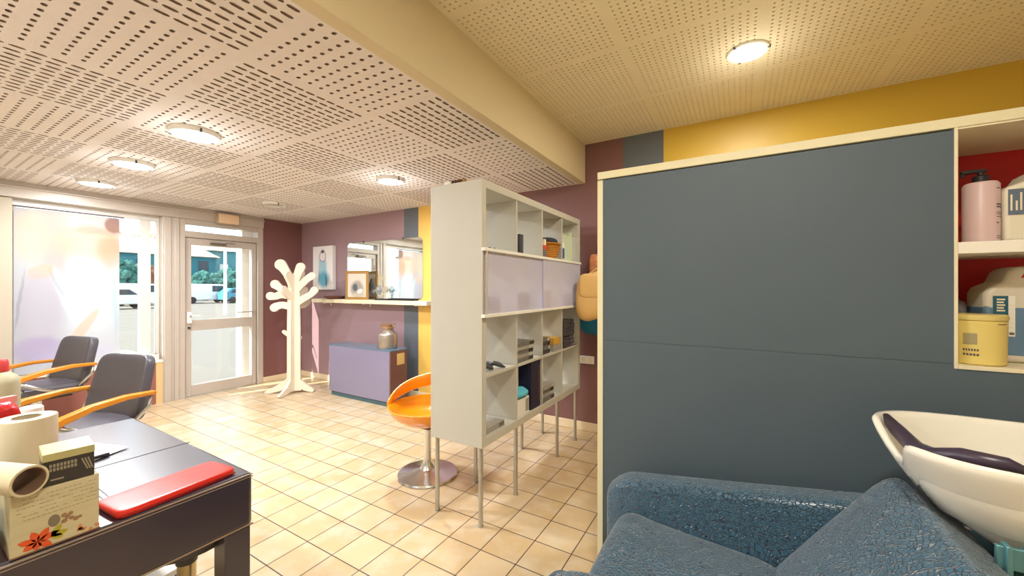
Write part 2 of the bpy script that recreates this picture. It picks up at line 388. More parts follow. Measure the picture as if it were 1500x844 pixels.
# door
d = thing('door_1', 'glazed aluminium shop door', 'door'); d['kind'] = 'structure'
bm = nb(); box(bm, WX - 0.12, WX + 0.01, 2.15, 2.215, 0, 2.36); box(bm, WX - 0.12, WX + 0.01, 3.10, 3.18, 0, 2.36)
box(bm, WX - 0.12, WX + 0.01, 2.215, 3.10, 2.30, 2.36); box(bm, WX - 0.12, WX + 0.01, 2.215, 3.10, 2.125, 2.205)
obj('door_frame', bm, ALU, d, bevel=0.004)
bm = nb(); box(bm, WX - 0.09, WX - 0.02, 2.225, 2.29, 0.01, 2.12); box(bm, WX - 0.09, WX - 0.02, 3.03, 3.092, 0.01, 2.12)
box(bm, WX - 0.09, WX - 0.02, 2.29, 3.03, 2.03, 2.12); box(bm, WX - 0.09, WX - 0.02, 2.29, 3.03, 0.88, 1.02); box(bm, WX - 0.09, WX - 0.02, 2.29, 3.03, 0.01, 0.15)
obj('door_leaf', bm, ALU, d, bevel=0.004)
bm = nb(); box(bm, WX - 0.058, WX - 0.052, 2.29, 3.03, 1.02, 2.03); obj('pane', bm, GLASS, d)
bm = nb(); box(bm, WX - 0.058, WX - 0.052, 2.29, 3.03, 0.15, 0.88); obj('pane', bm, GLASS, d)
bm = nb(); box(bm, WX - 0.058, WX - 0.052, 2.215, 3.10, 2.205, 2.30); obj('pane', bm, GLASS, d)
bm = nb(); box(bm, WX - 0.02, WX + 0.012, 2.235, 2.285, 0.98, 1.13); box(bm, WX + 0.012, WX + 0.05, 2.25, 2.27, 1.07, 1.09); box(bm, WX + 0.035, WX + 0.05, 2.25, 2.37, 1.07, 1.09)
obj('door_handle', bm, WHITEP, d, bevel=0.004)
bm = nb(); lathe(bm, [(0, 0), (0.016, 0), (0.016, 0.02), (0, 0.02)]); xf(bm, Matrix.Translation((WX - 0.022, 2.262, 0.92)) @ Matrix.Rotation(PI / 2, 4, 'Y')); obj('lock', bm, DARKGREY, d)
bm = nb(); box(bm, WX - 0.02, WX + 0.03, 2.50, 2.68, 2.045, 2.075); box(bm, WX + 0.005, WX + 0.02, 2.68, 2.80, 2.08, 2.09); obj('door_closer', bm, mat('closer metal', rgb(120, 110, 104), 0.4, metal=0.5), d, bevel=0.003)
bm = nb(); tube(bm, [(WX + 0.02, 2.82, 1.10), (WX + 0.02, 3.04, 1.10)], 0.008); box(bm, WX - 0.05, WX + 0.02, 3.035, 3.05, 1.09, 1.11); obj('pull_bar', bm, STEEL, d)

# ------------------------------------------------ ceiling lamps
def ceiling_lamp(x, y, z, r, power, label, colr, lit=True, group=None, prot=0.03):
    t = thing('ceiling_lamp', label, 'ceiling lamp', (x, y, z), 0, group)
    bm = nb(); lathe(bm, [(r * 0.88, 0), (r, 0), (r, -prot * 0.7), (r * 0.97, -prot), (r * 0.88, -prot), (r * 0.86, -prot * 0.5), (r * 0.88, 0)], n=40)
    obj('rim', bm, WHITEP, t, smooth='auto')
    e = mat('lamp glow warm' if colr[2] < 0.85 else 'lamp glow', rgb(250, 248, 240), 0.3, emit=(*colr, 1), estr=5) if lit else mat('unlit frosted glass', rgb(206, 200, 192), 0.3)
    bm = nb(); lathe(bm, [(r * 0.87, -prot * 0.55), (r * 0.5, -prot * 0.8), (0, -prot * 0.85)], n=40); lathe(bm, [(r * 0.87, -prot * 0.2), (0, -prot * 0.2)], n=40)
    obj('diffuser', bm, e, t, smooth='auto')
    for k in range(3):
        a = k * 2 * PI / 3 + 0.4; bm = nb(); box(bm, -0.006, 0.006, -0.004, 0.012, -prot * 1.1, -prot * 0.3)
        xf(bm, Matrix.Rotation(a, 4, 'Z') @ Matrix.Translation((0, r * 0.93, 0))); obj('clip', bm, DARKGREY, t)
    if power:
        for kind, share, dz in (('AREA', 0.90, 0.004), ('POINT', 0.08, 0.2)):
            l = bpy.data.lights.new('lamp light', kind); l.energy = power * share; l.color = colr
            if kind == 'AREA': l.shape = 'DISK'; l.size = r * 1.7; l.spread = PI
            else: l.shadow_soft_size = 0.08
            lo = bpy.data.objects.new('lamp_light', l); col.objects.link(lo); lo.parent = t; lo.location = (0, 0, -prot - dz)
    return t
NEUT = (0.93, 0.97, 1.0)
ceiling_lamp(-3.225, 1.19, ZL, 0.14, LAMP_LEFT, 'large round glass ceiling lamp, nearest of the three in a row above the salon chairs', NEUT)
ceiling_lamp(-4.46, 1.21, ZL, 0.14, LAMP_LEFT, 'round ceiling lamp in the middle of the row above the salon chairs', NEUT)
ceiling_lamp(-5.60, 1.25, ZL, 0.14, LAMP_LEFT * 0.6, 'round ceiling lamp closest to the shop window', NEUT)
ceiling_lamp(-5.08, 2.70, ZL, 0.13, 0, 'dim round ceiling lamp in front of the glazed door', NEUT, lit=False)
ceiling_lamp(-2.96, 2.68, ZL, 0.13, LAMP_LEFT, 'round ceiling lamp just left of the tall white shelf', NEUT)
ceiling_lamp(0.037, 2.80, ZR, 0.115, LAMP_RIGHT, 'bright round spotlight in the raised ceiling over the grey partition', (1.0, 0.94, 0.82), prot=0.012)
ceiling_lamp(0.1, 0.1, ZR, 0.115, LAMP_RIGHT * 1.3, 'added unseen spotlight in the raised ceiling above the wash chair', (1.0, 0.94, 0.82), prot=0.012)  # out of view, added to light the area near the camera
ceiling_lamp(-2.3, -0.4, ZL, 0.14, LAMP_LEFT, 'added unseen ceiling lamp above the near end of the leather table', NEUT)  # extra lamp behind the view, added for more interior light

# ------------------------------------------------ partition with niche
PART = mat('slate grey panel', rgb(82, 96, 106), 0.55, noise=0.05, nscale=3, bump=0.1, bscale=220)
PY0, PY1 = 1.75, 2.24; PX0 = -0.572
NX0, NX1, NZ0, NZ1 = 0.585, 1.50, 1.209, 1.952
p = thing('partition_cabinet', 'tall slate grey partition with pale edge trim and open red niche', 'partition', (PX0, PY0, 0))
def pl(bm, *a):
    box(bm, a[0] - PX0, a[1] - PX0, a[2] - PY0, a[3] - PY0, a[4], a[5])
bm = nb(); pl(bm, PX0 + 0.026, NX0 - 0.008, PY0 + 0.004, PY0 + 0.03, 0, 1.2115); obj('panel', bm, PART, p)
bm = nb(); pl(bm, PX0 + 0.026, NX0 - 0.008, PY0 + 0.004, PY0 + 0.03, 1.2125, 1.946); obj('panel', bm, PART, p)
bm = nb(); pl(bm, NX0 - 0.008, EX - 0.01, PY0 + 0.004, PY0 + 0.03, 0, NZ0 - 0.012); obj('panel', bm, PART, p)
bm = nb(); pl(bm, NX1 + 0.01, EX - 0.01, PY0 + 0.004, PY0 + 0.03, NZ0 - 0.012, 1.946); obj('panel', bm, PART, p)
bm = nb(); pl(bm, PX0, PX0 + 0.026, PY0, PY1, 0, 1.946); pl(bm, PX0, EX - 0.01, PY0, PY1, 1.952, 1.985); pl(bm, PX0, EX - 0.01, PY1 - 0.02, PY1, 0, 1.95)
obj('frame', bm, mat('pale yellow edge trim', rgb(226, 218, 182), 0.5), p, bevel=0.002)
bm = nb(); pl(bm, NX0 - 0.008, NX0, PY0, PY1 - 0.12, NZ0 - 0.012, NZ1); pl(bm, NX1, NX1 + 0.01, PY0, PY1 - 0.12, NZ0 - 0.012, NZ1); pl(bm, NX0, NX1, PY0, PY1 - 0.12, NZ0 - 0.012, NZ0)
pl(bm, NX0, NX1, PY0 + 0.004, PY1 - 0.12, NZ1 - 0.006, NZ1)
obj('niche_lining', bm, CREAM, p, bevel=0.001)
bm = nb(); pl(bm, NX0, NX1, PY1 - 0.12, PY1 - 0.10, NZ0, NZ1); obj('niche_back', bm, mat('red paint', rgb(190, 12, 16), 0.5), p)
bm = nb(); pl(bm, NX0, NX1, PY0 + 0.002, PY1 - 0.12, 1.557, 1.593); obj('shelf', bm, WHITEM, p, bevel=0.002)

# ------------------------------------------------ tall white open shelf (4 x 4)
SX0, SX1, SY0, SY1, SZ0, SZ1 = -1.735, -1.33, 1.905, 3.545, 0.487, 2.105
t = thing('cube_shelf', 'tall off-white open shelf of sixteen cubes on thin metal legs', 'shelf', (SX0, SY0, 0))
T = Matrix.Translation((-SX0, -SY0, 0))
def sh(name, *a, m=SHELFW, bevel=0.002):
    bm = nb(); box(bm, *a); xf(bm, T); return obj(name, bm, m, t, bevel=bevel)
sh('side_panel', SX0, SX1, SY0, SY0 + 0.045, SZ0, SZ1); sh('side_panel', SX0, SX1, SY1 - 0.045, SY1, SZ0, SZ1)
sh('top_panel', SX0, SX1, SY0 + 0.045, SY1 - 0.045, SZ1 - 0.048, SZ1); sh('bottom_panel', SX0, SX1, SY0 + 0.045, SY1 - 0.045, SZ0, SZ0 + 0.05)
RZ = [0.537, 0.918, 1.298, 1.680]          # cell floors
for z in RZ[1:]: sh('board', SX0 + 0.004, SX1 - 0.004, SY0 + 0.045, SY1 - 0.045, z - 0.018, z)
CY = [1.95, 2.337, 2.737, 3.128, 3.50]     # column edges
for k in range(4):
    za, zb = RZ[k], (RZ[k + 1] - 0.018 if k < 3 else SZ1 - 0.048)
    for y in CY[1:4]: sh('divider', SX0 + 0.006, SX1 - 0.006, y - 0.009, y + 0.009, za, zb)
for x in (SX0 + 0.03, SX1 - 0.03):
    for y in (SY0 + 0.03, 2.36, 3.07, SY1 - 0.05):
        bm = nb(); tube(bm, [(x, y, SZ0), (x, y, 0.01)], 0.014, n=14); lathe(bm, [(0, 0), (0.017, 0), (0.017, 0.012), (0, 0.012)], (x, y, 0)); xf(bm, T)
        bmesh.ops.translate(bm, verts=bm.verts, vec=(0, 0, 0)); obj('leg', bm, STEEL, t, smooth='auto')
# translucent sliding front over the second row
ft = thing('acrylic_panel', 'lavender tinted clear panel in white rails hung across the second shelf row', 'panel', (SX1, SY0, 1.30))
def fp(name, m, *a, bevel=0.002):
    bm = nb(); box(bm, *a); xf(bm, Matrix.Translation((-SX1, -SY0, -1.30))); return obj(name, bm, m, ft, bevel=bevel)
fp('rail', WHITEP, SX1 + 0.001, SX1 + 0.028, SY0 - 0.01, SY1 - 0.04, 1.672, 1.692); fp('rail', WHITEP, SX1 + 0.001, SX1 + 0.028, SY0 - 0.01, SY1 - 0.04, 1.272, 1.292)
fp('upright', ALU, SX1 + 0.003, SX1 + 0.010, SY0 - 0.008, SY0 + 0.006, 1.292, 1.672)
fp('upright', ALU, SX1 + 0.019, SX1 + 0.026, SY0 + 0.012, SY0 + 0.024, 1.292, 1.672)
ACR = glassmat('lavender tinted acrylic', (0.93, 0.93, 1.0, 1), 0.06, dif=0.36, dc=rgb(236, 232, 250), rough=0.08)
fp('sheet', ACR, SX1 + 0.006, SX1 + 0.010, SY0 + 0.02, 2.75, 1.292, 1.672, bevel=0); fp('sheet', ACR, SX1 + 0.017, SX1 + 0.021, 2.70, SY1 - 0.05, 1.292, 1.672, bevel=0)

# contents of the shelf
GREYBOX = [mat('grey carton', rgb(112, 108, 104), 0.6), mat('dark carton', rgb(74, 68, 72), 0.5), mat('light carton', rgb(158, 152, 144), 0.6)]
def carton(x, y, z, dx, dy, dz, m, label, group=None, rz=0, endm=None, cat='box', name='carton'):
    """small box with a lid line and a printed end"""
    t_ = thing(name, label, cat, (x, y, z), rz, group)
    bm = nb(); box(bm, -dx / 2, dx / 2, -dy / 2, dy / 2, 0, dz); obj('body', bm, m, t_, bevel=0.0015)
    if endm:
        bm = nb(); box(bm, dx / 2, dx / 2 + 0.001, dy * 0.20, dy * 0.46, dz * 0.12, dz * 0.88); obj('printed_end', bm, endm, t_)
    return t_
ordn = ['lowest', 'second from the bottom', 'third from the bottom', 'fourth from the bottom', 'fifth from the bottom', 'sixth from the bottom', 'topmost']
lab_l = mat('pale label', rgb(186, 182, 174), 0.5); lab_d = mat('black label', rgb(48, 44, 48), 0.5)
def pile(cx, cy, z, n, dx, dy, dz, where, group, jit=0.008, cols=(0, 2), lab=None):
    for k in range(n):
        w_ = ordn[k] if k < n - 1 else 'topmost'
        carton(cx + random.uniform(-jit, jit), cy + random.uniform(-jit, jit), z + k * (dz + 0.001), dx, dy, dz, GREYBOX[cols[k % len(cols)]],
               f'flat product carton, {w_}, {where}', group, random.uniform(-0.03, 0.03), lab or (lab_d if k % 2 == 0 else lab_l), name='product_carton')
R3, R4, R2, R1 = RZ[1], RZ[0], RZ[2], RZ[3]
pile(-1.47, 2.50, R3, 5, 0.24, 0.24, 0.027, 'third row second cube', 'cartons in the third row second cube')
pile(-1.46, 2.85, R3, 4, 0.22, 0.13, 0.032, 'third row third cube', 'cartons in the third row third cube', cols=(1, 0))
carton(-1.44, 3.03, R3, 0.2, 0.14, 0.055, GREYBOX[2], 'pale carton beside the dark pile in the third row third cube')
carton(-1.44, 3.03, R3 + 0.0555, 0.2, 0.14, 0.055, mat('ochre carton', rgb(206, 160, 70), 0.6), 'ochre carton lying on a pale carton in the third row')
pile(-1.45, 3.29, R3, 7, 0.22, 0.24, 0.034, 'third row far cube', 'dark cartons in the third row far cube', cols=(1, 1), lab=mat('mauve label', rgb(120, 104, 116), 0.5))
pile(-1.46, 2.88, R4, 4, 0.22, 0.22, 0.030, 'bottom row third cube', 'cartons in the bottom row third cube')
carton(-1.46, 2.10, R4, 0.2, 0.22, 0.035, GREYBOX[2], 'pale flat tray lying in the nearest bottom cube', endm=GREYBOX[0], cat='tray', name='flat_tray')
# clips in third row first cube
for k, (dx_, dy_, a_) in enumerate([(-0.03, -0.05, 0.3), (0.03, 0.0, 1.2), (0.0, 0.06, -0.4), (0.05, 0.1, 0.8)]):
    c_ = thing('hair_clip', ['dark hair clip nearest the shelf front left in the third row nearest cube', 'dark hair clip in the middle of the heap in the third row nearest cube', 'dark hair clip third along the heap in the third row nearest cube', 'dark hair clip at the far end of the heap in the third row'][k], 'hair clip', (-1.44 + dx_, 2.07 + dy_, R3), a_, 'heap of dark hair clips')
    for s_ in (-1, 1):
        bm = nb(); pts = [(-0.05, s_ * 0.004, 0.03), (-0.02, s_ * 0.012, 0.034), (0.02, s_ * 0.018, 0.02), (0.05, s_ * 0.006, 0.006)]; tube(bm, pts, [0.005, 0.009, 0.008, 0.003], n=8, flat=1.6); obj('jaw', bm, DARKGREY, c_, smooth=True)
    bm = nb(); lathe(bm, [(0, -0.012), (0.006, -0.012), (0.006, 0.012), (0, 0.012)], (-0.035, 0, 0.032), n=10); obj('spring', bm, STEEL, c_)
# top row
for k in range(3):
    c_ = thing('hair_clip', f'small black clip, {["nearest", "middle", "farthest"][k]} of three in the top nearest cube', 'hair clip', (-1.37 , 1.99 + 0.055 * k, R1), 1.4 + 0.3 * k, 'black clips in the top nearest cube')
    bm = nb(); tube(bm, [(-0.035, 0, 0.012), (0, 0, 0.02), (0.035, 0, 0.008)], [0.006, 0.011, 0.004], n=8); obj('jaw', bm, BLACKP, c_, smooth=True)
    bm = nb(); tube(bm, [(-0.035, 0.004, 0.005), (0.03, 0.004, 0.004)], 0.004, n=6); obj('jaw', bm, mat('brown plastic', rgb(90, 60, 44), 0.4), c_, smooth=True)
carton(-1.35, 2.40, R1, 0.03, 0.055, 0.15, mat('slate carton', rgb(60, 62, 78), 0.5), 'slim dark box standing upright in the top second cube', endm=mat('slate label', rgb(90, 94, 110), 0.5))
carton(-1.46, 2.57, R1, 0.2, 0.23, 0.02, WHITEP, 'white paper pad lying in the top second cube', cat='paper pad', name='paper_pad')
# woven basket
b_ = thing('woven_basket', 'orange woven basket holding dark brushes in the top third cube', 'basket', (-1.44, 2.965, R1)); b_.scale = (1.38, 1.38, 1.35)
def bask_m():
    m = wood('orange wicker', rgb(222, 150, 26), rgb(170, 96, 14), 20, 0.6); n = m.node_tree
    wv = n.nodes.new('ShaderNodeTexWave'); wv.bands_direction = 'Z'; wv.inputs['Scale'].default_value = 30; wv.inputs['Distortion'].default_value = 2
    tc = n.nodes.new('ShaderNodeTexCoord'); n.links.new(tc.outputs['Object'], wv.inputs[0]); bp = n.nodes.new('ShaderNodeBump'); bp.inputs['Distance'].default_value = 0.006
    n.links.new(wv.outputs['Fac'], bp.inputs['Height']); n.links.new(bp.outputs[0], n.nodes['Principled BSDF'].inputs['Normal']); return m
WICK = bask_m()
bm = nb(); lathe(bm, [(0, 0.0), (0.075, 0.0), (0.092, 0.05), (0.102, 0.095), (0.106, 0.10), (0.098, 0.10), (0.088, 0.05), (0.07, 0.008), (0, 0.008)], n=32)
obj('body', bm, WICK, b_, smooth='auto')
bm = nb(); tube(bm, [(0.103 * math.cos(a * PI / 14), 0.103 * math.sin(a * PI / 14), 0.10) for a in range(29)], 0.006, n=8); obj('rim', bm, WICK, b_, smooth=True)
q = thing('hair_brush', 'dark round hair brush lying in the orange woven basket', 'hair brush', (-1.43, 2.965, R1 + 0.135)); q.scale = (1.4, 1.4, 1.3)
bm = nb(); superbox(bm, (0.01, 0.02, 0.018), (0.12, 0.13, 0.06), 0.8, 10); obj('bristle_head', bm, mat('dark bristles', rgb(52, 56, 74), 0.8, bump=0.6, bscale=200), q, smooth=True)
bm = nb(); tube(bm, [(0.0, 0.0, 0.02), (-0.05, -0.08, 0.035), (-0.07, -0.12, 0.045)], [0.012, 0.009, 0.011], n=10); obj('handle', bm, BLACKP, q, smooth=True)
def bottle(name, label, x, y, z, r, h, m, capm, neck=0.4, caph=0.2, group=None, cat='bottle', labm=None, sq=1.0):
    t_ = thing(name, label, cat, (x, y, z), 0, group)
    hb = h * (1 - caph)
    bm = nb(); lathe(bm, [(0, 0), (r * 0.94, 0), (r, 0.006), (r, hb * 0.86), (r * 0.9, hb * 0.93), (r * neck, hb), (0, hb)], n=28); obj('body', bm, m, t_, smooth='auto')
    bm = nb(); lathe(bm, [(0, hb), (r * neck * 1.1, hb), (r * neck * 1.05, h * 0.98), (r * neck * 0.9, h), (0, h)], n=24); obj('cap', bm, capm, t_, smooth='auto')
    if labm:
        bm = nb(); lathe(bm, [(r * 1.004, hb * 0.2), (r * 1.012, hb * 0.2), (r * 1.012, hb * 0.7), (r * 1.004, hb * 0.7)], n=28); obj('label_band', bm, labm, t_, smooth='auto')
    return t_
REDP = mat('red plastic', rgb(214, 52, 40), 0.4)
bottle('spray_can', 'small red and pale spray can at the left of the orange basket', -1.36, 2.81, R1, 0.022, 0.16, REDP, CREAM, 0.8, 0.3, labm=GREYBOX[0], cat='spray can')
bottle('spray_bottle', 'tall pale bottle behind the red spray can on the top row', -1.40, 2.80, R1, 0.02, 0.20, WHITEP, CREAM, 0.5, 0.2)
bottle('lotion_bottle', 'clear bottle with yellow top in the top far cube', -1.43, 3.20, R1, 0.035, 0.27, mat('pale blue plastic', rgb(208, 214, 232), 0.3), mat('yellow plastic', rgb(222, 190, 60), 0.4), 0.7, 0.28)
bottle('lotion_bottle', 'white bottle with blue base label in the top far cube', -1.41, 3.28, R1, 0.028, 0.22, WHITEP, WHITEP, 0.5, 0.15, labm=mat('blue label', rgb(60, 80, 140), 0.5))
carton(-1.44, 3.39, R1, 0.16, 0.05, 0.28, mat('pale green carton', rgb(206, 214, 176), 0.6), 'tall pale green box in the top far cube', endm=CREAM)
# second row, behind the sheet
BROWNT = mat('brown towel', rgb(150, 116, 104), 0.9, noise=0.2, bump=0.6, bscale=180)
def towel(x, y, z, dx, dy, dz, m, label, group=None):
    t_ = thing('folded_towel', label, 'towel', (x, y, z), random.uniform(-0.04, 0.04), group)
    bm = nb(); superbox(bm, (0, 0, dz * 0.26), (dx, dy, dz * 0.5), 0.35, 10); obj('fold', bm, m, t_, smooth=True)
    bm = nb(); superbox(bm, (0, 0, dz * 0.75), (dx * 0.98, dy * 0.98, dz * 0.49), 0.35, 10); obj('fold', bm, m, t_, smooth=True)
for k in range(2): towel(-1.47, 2.09, R2 + k * 0.05, 0.22, 0.22, 0.048, BROWNT, f'brown folded towel, {"upper" if k else "lower"} of the pair behind the lavender panel nearest end', 'towels behind the nearest panel end')
for k in range(3): towel(-1.47, 2.50, R2 + k * 0.04, 0.22, 0.24, 0.038, MATS['brown towel'], f'brown folded towel, {["lowest", "middle", "topmost"][k]} of three in the second row second cube', 'towels in the second row second cube')
carton(-1.47, 2.88, R2, 0.2, 0.2, 0.13, mat('wicker beige box', rgb(206, 176, 120), 0.8, bump=0.6, bscale=120), 'beige woven storage box behind the lavender panel', endm=CREAM, name='storage_box')
carton(-1.46, 3.30, R2, 0.2, 0.22, 0.10, mat('lilac box', rgb(190, 176, 206), 0.6), 'lilac box behind the far end of the lavender panel', name='storage_box')
# bottom second cube
carton(-1.40, 2.64, R4, 0.11, 0.15, 0.36, mat('navy card', rgb(38, 34, 62), 0.45), 'tall dark navy file box in the bottom second cube', endm=mat('dark plum', rgb(60, 44, 60), 0.5), name='file_box')
carton(-1.44, 2.45, R4, 0.18, 0.18, 0.12, WHITEP, 'white box under a turquoise cloth in the bottom second cube', endm=GREYBOX[2])
t_ = thing('cloth', 'turquoise folded cloth draped on the white box in the bottom cube', 'cloth', (-1.43, 2.45, R4 + 0.121))
bm = nb(); superbox(bm, (0, 0, 0.03), (0.19, 0.18, 0.06), 0.5, 12, lambda q_, p_: Vector((q_.x, q_.y, q_.z + 0.008 * math.sin(q_.x * 60) * p_.z))); obj('fold', bm, mat('turquoise cloth', rgb(96, 190, 214), 0.9, bump=0.4, bscale=150), t_, smooth=True)
t_ = thing('green_cloth', 'green cloth bundle beside the navy file box in the bottom row', 'cloth', (-1.56, 2.47, R4))
bm = nb(); superbox(bm, (0, 0, 0.15), (0.12, 0.22, 0.30), 0.6, 12, lambda q_, p_: Vector((q_.x + 0.006 * math.sin(q_.z * 50), q_.y, q_.z))); obj('fold', bm, mat('emerald cloth', rgb(20, 140, 96), 0.8, bump=0.4, bscale=100), t_, smooth=True)
carton(-1.60, 3.14 + 0.06, R4, 0.1, 0.03, 0.30, mat('lime card', rgb(206, 214, 60), 0.5), 'lime green folder standing in the bottom far cube', endm=GREYBOX[2], name='folder')
# small ornaments on top of shelf
t_ = thing('flower_hair_clip', 'white flower ornament on top of the cube shelf', 'ornament', (-1.66, 2.0, SZ1))
for k in range(6):
    bm = nb(); a = k * PI / 3; superbox(bm, (0.018 * math.cos(a), 0.018 * math.sin(a), 0.03), (0.03, 0.022, 0.035), 0.9, 8); obj('petal', bm, WHITEP, t_, smooth=True)
bm = nb(); superbox(bm, (0, 0, 0.02), (0.03, 0.03, 0.04), 0.9, 8); obj('heart', bm, BLACKP, t_, smooth=True)
t_ = thing('hair_clip', 'brown and amber claw clip on top of the cube shelf', 'hair clip', (-1.55, 1.965, SZ1))
for k in range(5):
    bm = nb(); x = -0.045 + k * 0.022; tube(bm, [(x, -0.02, 0), (x, -0.008, 0.03), (x + 0.004, 0.006, 0.032), (x, 0.02, 0)], [0.004, 0.008, 0.008, 0.004], n=8); obj('tooth', bm, mat('amber plastic', rgb(170, 130, 40), 0.3) if k > 3 else mat('brown plastic', rgb(90, 60, 44), 0.4), t_, smooth=True)
t_ = thing('ring_ornament', 'small grey ornament at the far left on top of the cube shelf', 'ornament', (-1.70, 1.99, SZ1))
bm = nb(); tube(bm, [(-0.03, 0, 0.004), (-0.015, 0, 0.018), (0.01, 0, 0.014), (0.03, 0, 0.004)], [0.004, 0.01, 0.01, 0.004], n=8); obj('body', bm, DARKGREY, t_, smooth=True)

# hanging bag group near the back wall
t_ = thing('shoulder_bag', 'tan leather shoulder bag hanging at the far end of the cube shelf', 'bag', (-1.125, 3.40, 1.17), math.radians(24))
TAN = leather('tan leather', rgb(226, 184, 116), 0.5, 60, 0.3, 0.002)
def bagf(q_, p_):
    k = 1 - 0.14 * max(0, p_.z); return Vector((q_.x * k, q_.y * (1 - 0.45 * max(0, p_.z)), q_.z + 0.02 * math.sin(p_.x * 3)))
bm = nb(); superbox(bm, (0, 0, 0.215), (0.36, 0.13, 0.43), 0.45, 20, bagf); obj('body', bm, TAN, t_, smooth=True)
bm = nb(); superbox(bm, (0, -0.052, 0.30), (0.31, 0.04, 0.22), 0.4, 12); obj('flap', bm, TAN, t_, smooth=True)
bm = nb(); tube(bm, [(-0.10, 0.03, 0.38), (-0.03, 0.06, 0.43), (0.08, 0.10, 0.50), (0.12, 0.08, 0.44), (0.15, 0.03, 0.38)], 0.012, n=8, flat=0.4); obj('strap', bm, TAN, t_, smooth=True)
t_ = thing('blue_jacket', 'teal blue garment hanging below the tan bag', 'garment', (-1.20, 3.72, 0.99), math.radians(-8))
def cl(q_, p_): return Vector((q_.x, q_.y + 0.012 * math.sin(q_.x * 45), q_.z))
bm = nb(); superbox(bm, (0, 0, 0.26), (0.40, 0.08, 0.52), 0.4, 18, cl); obj('cloth', bm, mat('teal fabric', rgb(36, 122, 156), 0.9, noise=0.2, bump=0.4, bscale=80), t_, smooth=True)
bm = nb(); tube(bm, [(0, 0, 0.50), (0, 0.0, 0.57)], 0.006); obj('hanging_loop', bm, MATS['teal fabric'], t_)
t_ = thing('green_jacket', 'green and orange patterned garment above the tan bag', 'garment', (-1.12, 3.71, 1.60))
bm = nb(); superbox(bm, (0.05, -0.02, 0.12), (0.26, 0.08, 0.30), 0.5, 18, cl); obj('cloth', bm, mat('bright green fabric', rgb(24, 186, 110), 0.9), t_, smooth=True)
bm = nb(); superbox(bm, (-0.11, -0.03, 0.07), (0.10, 0.08, 0.22), 0.6, 14); obj('patterned_sleeve', bm, mat('orange patterned fabric', rgb(214, 140, 96), 0.9, noise=0.5, nscale=40), t_, smooth=True)
bm = nb(); superbox(bm, (-0.05, -0.02, 0.24), (0.05, 0.05, 0.05), 0.9, 10); obj('toggle', bm, WHITEP, t_, smooth=True)
t_ = thing('coat_hook_rail', 'pale coat hook rail on the back wall above the tan bag', 'hook rail', (-1.10, BY, 1.86))
bm = nb(); box(bm, -0.13, 0.4, -0.02, 0, -0.03, 0.03); obj('rail', bm, SHELFW, t_, bevel=0.003)
for x in (-0.0, 0.16, 0.32):
    bm = nb(); tube(bm, [(x, -0.02, 0), (x, -0.06, -0.01), (x, -0.075, 0.02)], 0.006); obj('hook', bm, STEEL, t_, smooth=True)
t_ = thing('wall_socket', 'white wall socket on the mauve wall right of the cube shelf', 'socket', (-1.345, BY, 0.72))
bm = nb(); box(bm, -0.075, 0.075, -0.012, 0, -0.04, 0.04); obj('plate', bm, WHITEP, t_, bevel=0.004)
for x in (-0.037, 0.037):
    bm = nb(); lathe(bm, [(0, 0), (0.024, 0), (0.024, 0.003), (0.02, 0.003), (0.02, 0.001), (0, 0.001)], n=20); xf(bm, Matrix.Translation((x, -0.012, 0)) @ Matrix.Rotation(PI / 2, 4, 'X')); obj('outlet', bm, CREAM, t_)

# ------------------------------------------------ back wall: shelf, mirror, picture, console
t_ = thing('wall_shelf', 'long cream wall shelf under the mirror on the back wall', 'shelf', (-4.6, BY, 1.23))
bm = nb(); box(bm, -1.12, 1.25, -0.19, 0, 0, 0.055); obj('board', bm, CREAM, t_, bevel=0.003)
for x in (-0.9, 0.0, 1.0):
    bm = nb(); box(bm, x, x + 0.02, -0.14, 0, -0.015, 0); box(bm, x, x + 0.02, -0.015, 0, -0.05, 0); obj('bracket', bm, WHITEM, t_)
t_ = thing('wall_mirror', 'wide frameless mirror with rounded corners above the wall shelf', 'mirror', (-4.34, BY, 1.30))
bm = nb(); pts = []; W2, H2, R2_ = 0.76, 0.82, 0.07
for cx, cz, a0 in ((W2 - R2_, R2_, -PI / 2), (W2 - R2_, H2 - R2_, 0), (-W2 + R2_, H2 - R2_, PI / 2), (-W2 + R2_, R2_, PI)):
    for k in range(7): pts.append((cx + R2_ * math.cos(a0 + k * PI / 12), -0.012, cz + R2_ * math.sin(a0 + k * PI / 12)))
extrude_poly(bm, pts, (0, 0.006, 0)); obj('mirror_glass', bm, mat('silvered mirror', rgb(238, 244, 242), 0.02, metal=1.0), t_)
for x, z in ((-0.4, H2), (0.4, H2), (-0.4, 0), (0.4, 0)):
    bm = nb(); box(bm, x - 0.01, x + 0.01, -0.02, 0, z - 0.012, z + 0.012); obj('clip', bm, DARKGREY, t_, bevel=0.002)
# picture: sketch of a figure in a blue dress
PIC = painted('fashion sketch print', rgb(236, 232, 232), [
    (0.0, -0.02, 0.10, 0.26, 0, rgb(130, 190, 206), 0.35, 0.8), (0.03, -0.18, 0.14, 0.12, 0.2, rgb(84, 160, 184), 0.4, 0.9), (-0.02, 0.08, 0.06, 0.10, 0, rgb(170, 200, 214), 0.4, 0.8),
    (0.0, 0.18, 0.085, 0.09, 0.0, rgb(150, 140, 150), 0.12, 0.9), (0.0, 0.18, 0.068, 0.073, 0.0, rgb(234, 226, 226), 0.1, 1), (0.0, 0.255, 0.04, 0.03, 0, rgb(60, 60, 70), 0.3, 0.9),
    (0.09, -0.20, 0.02, 0.10, 0.1, rgb(50, 70, 90), 0.4, 0.8), (-0.09, -0.16, 0.012, 0.10, -0.1, rgb(60, 90, 110), 0.4, 0.7)], axes=(0, 2), noise=0.03)
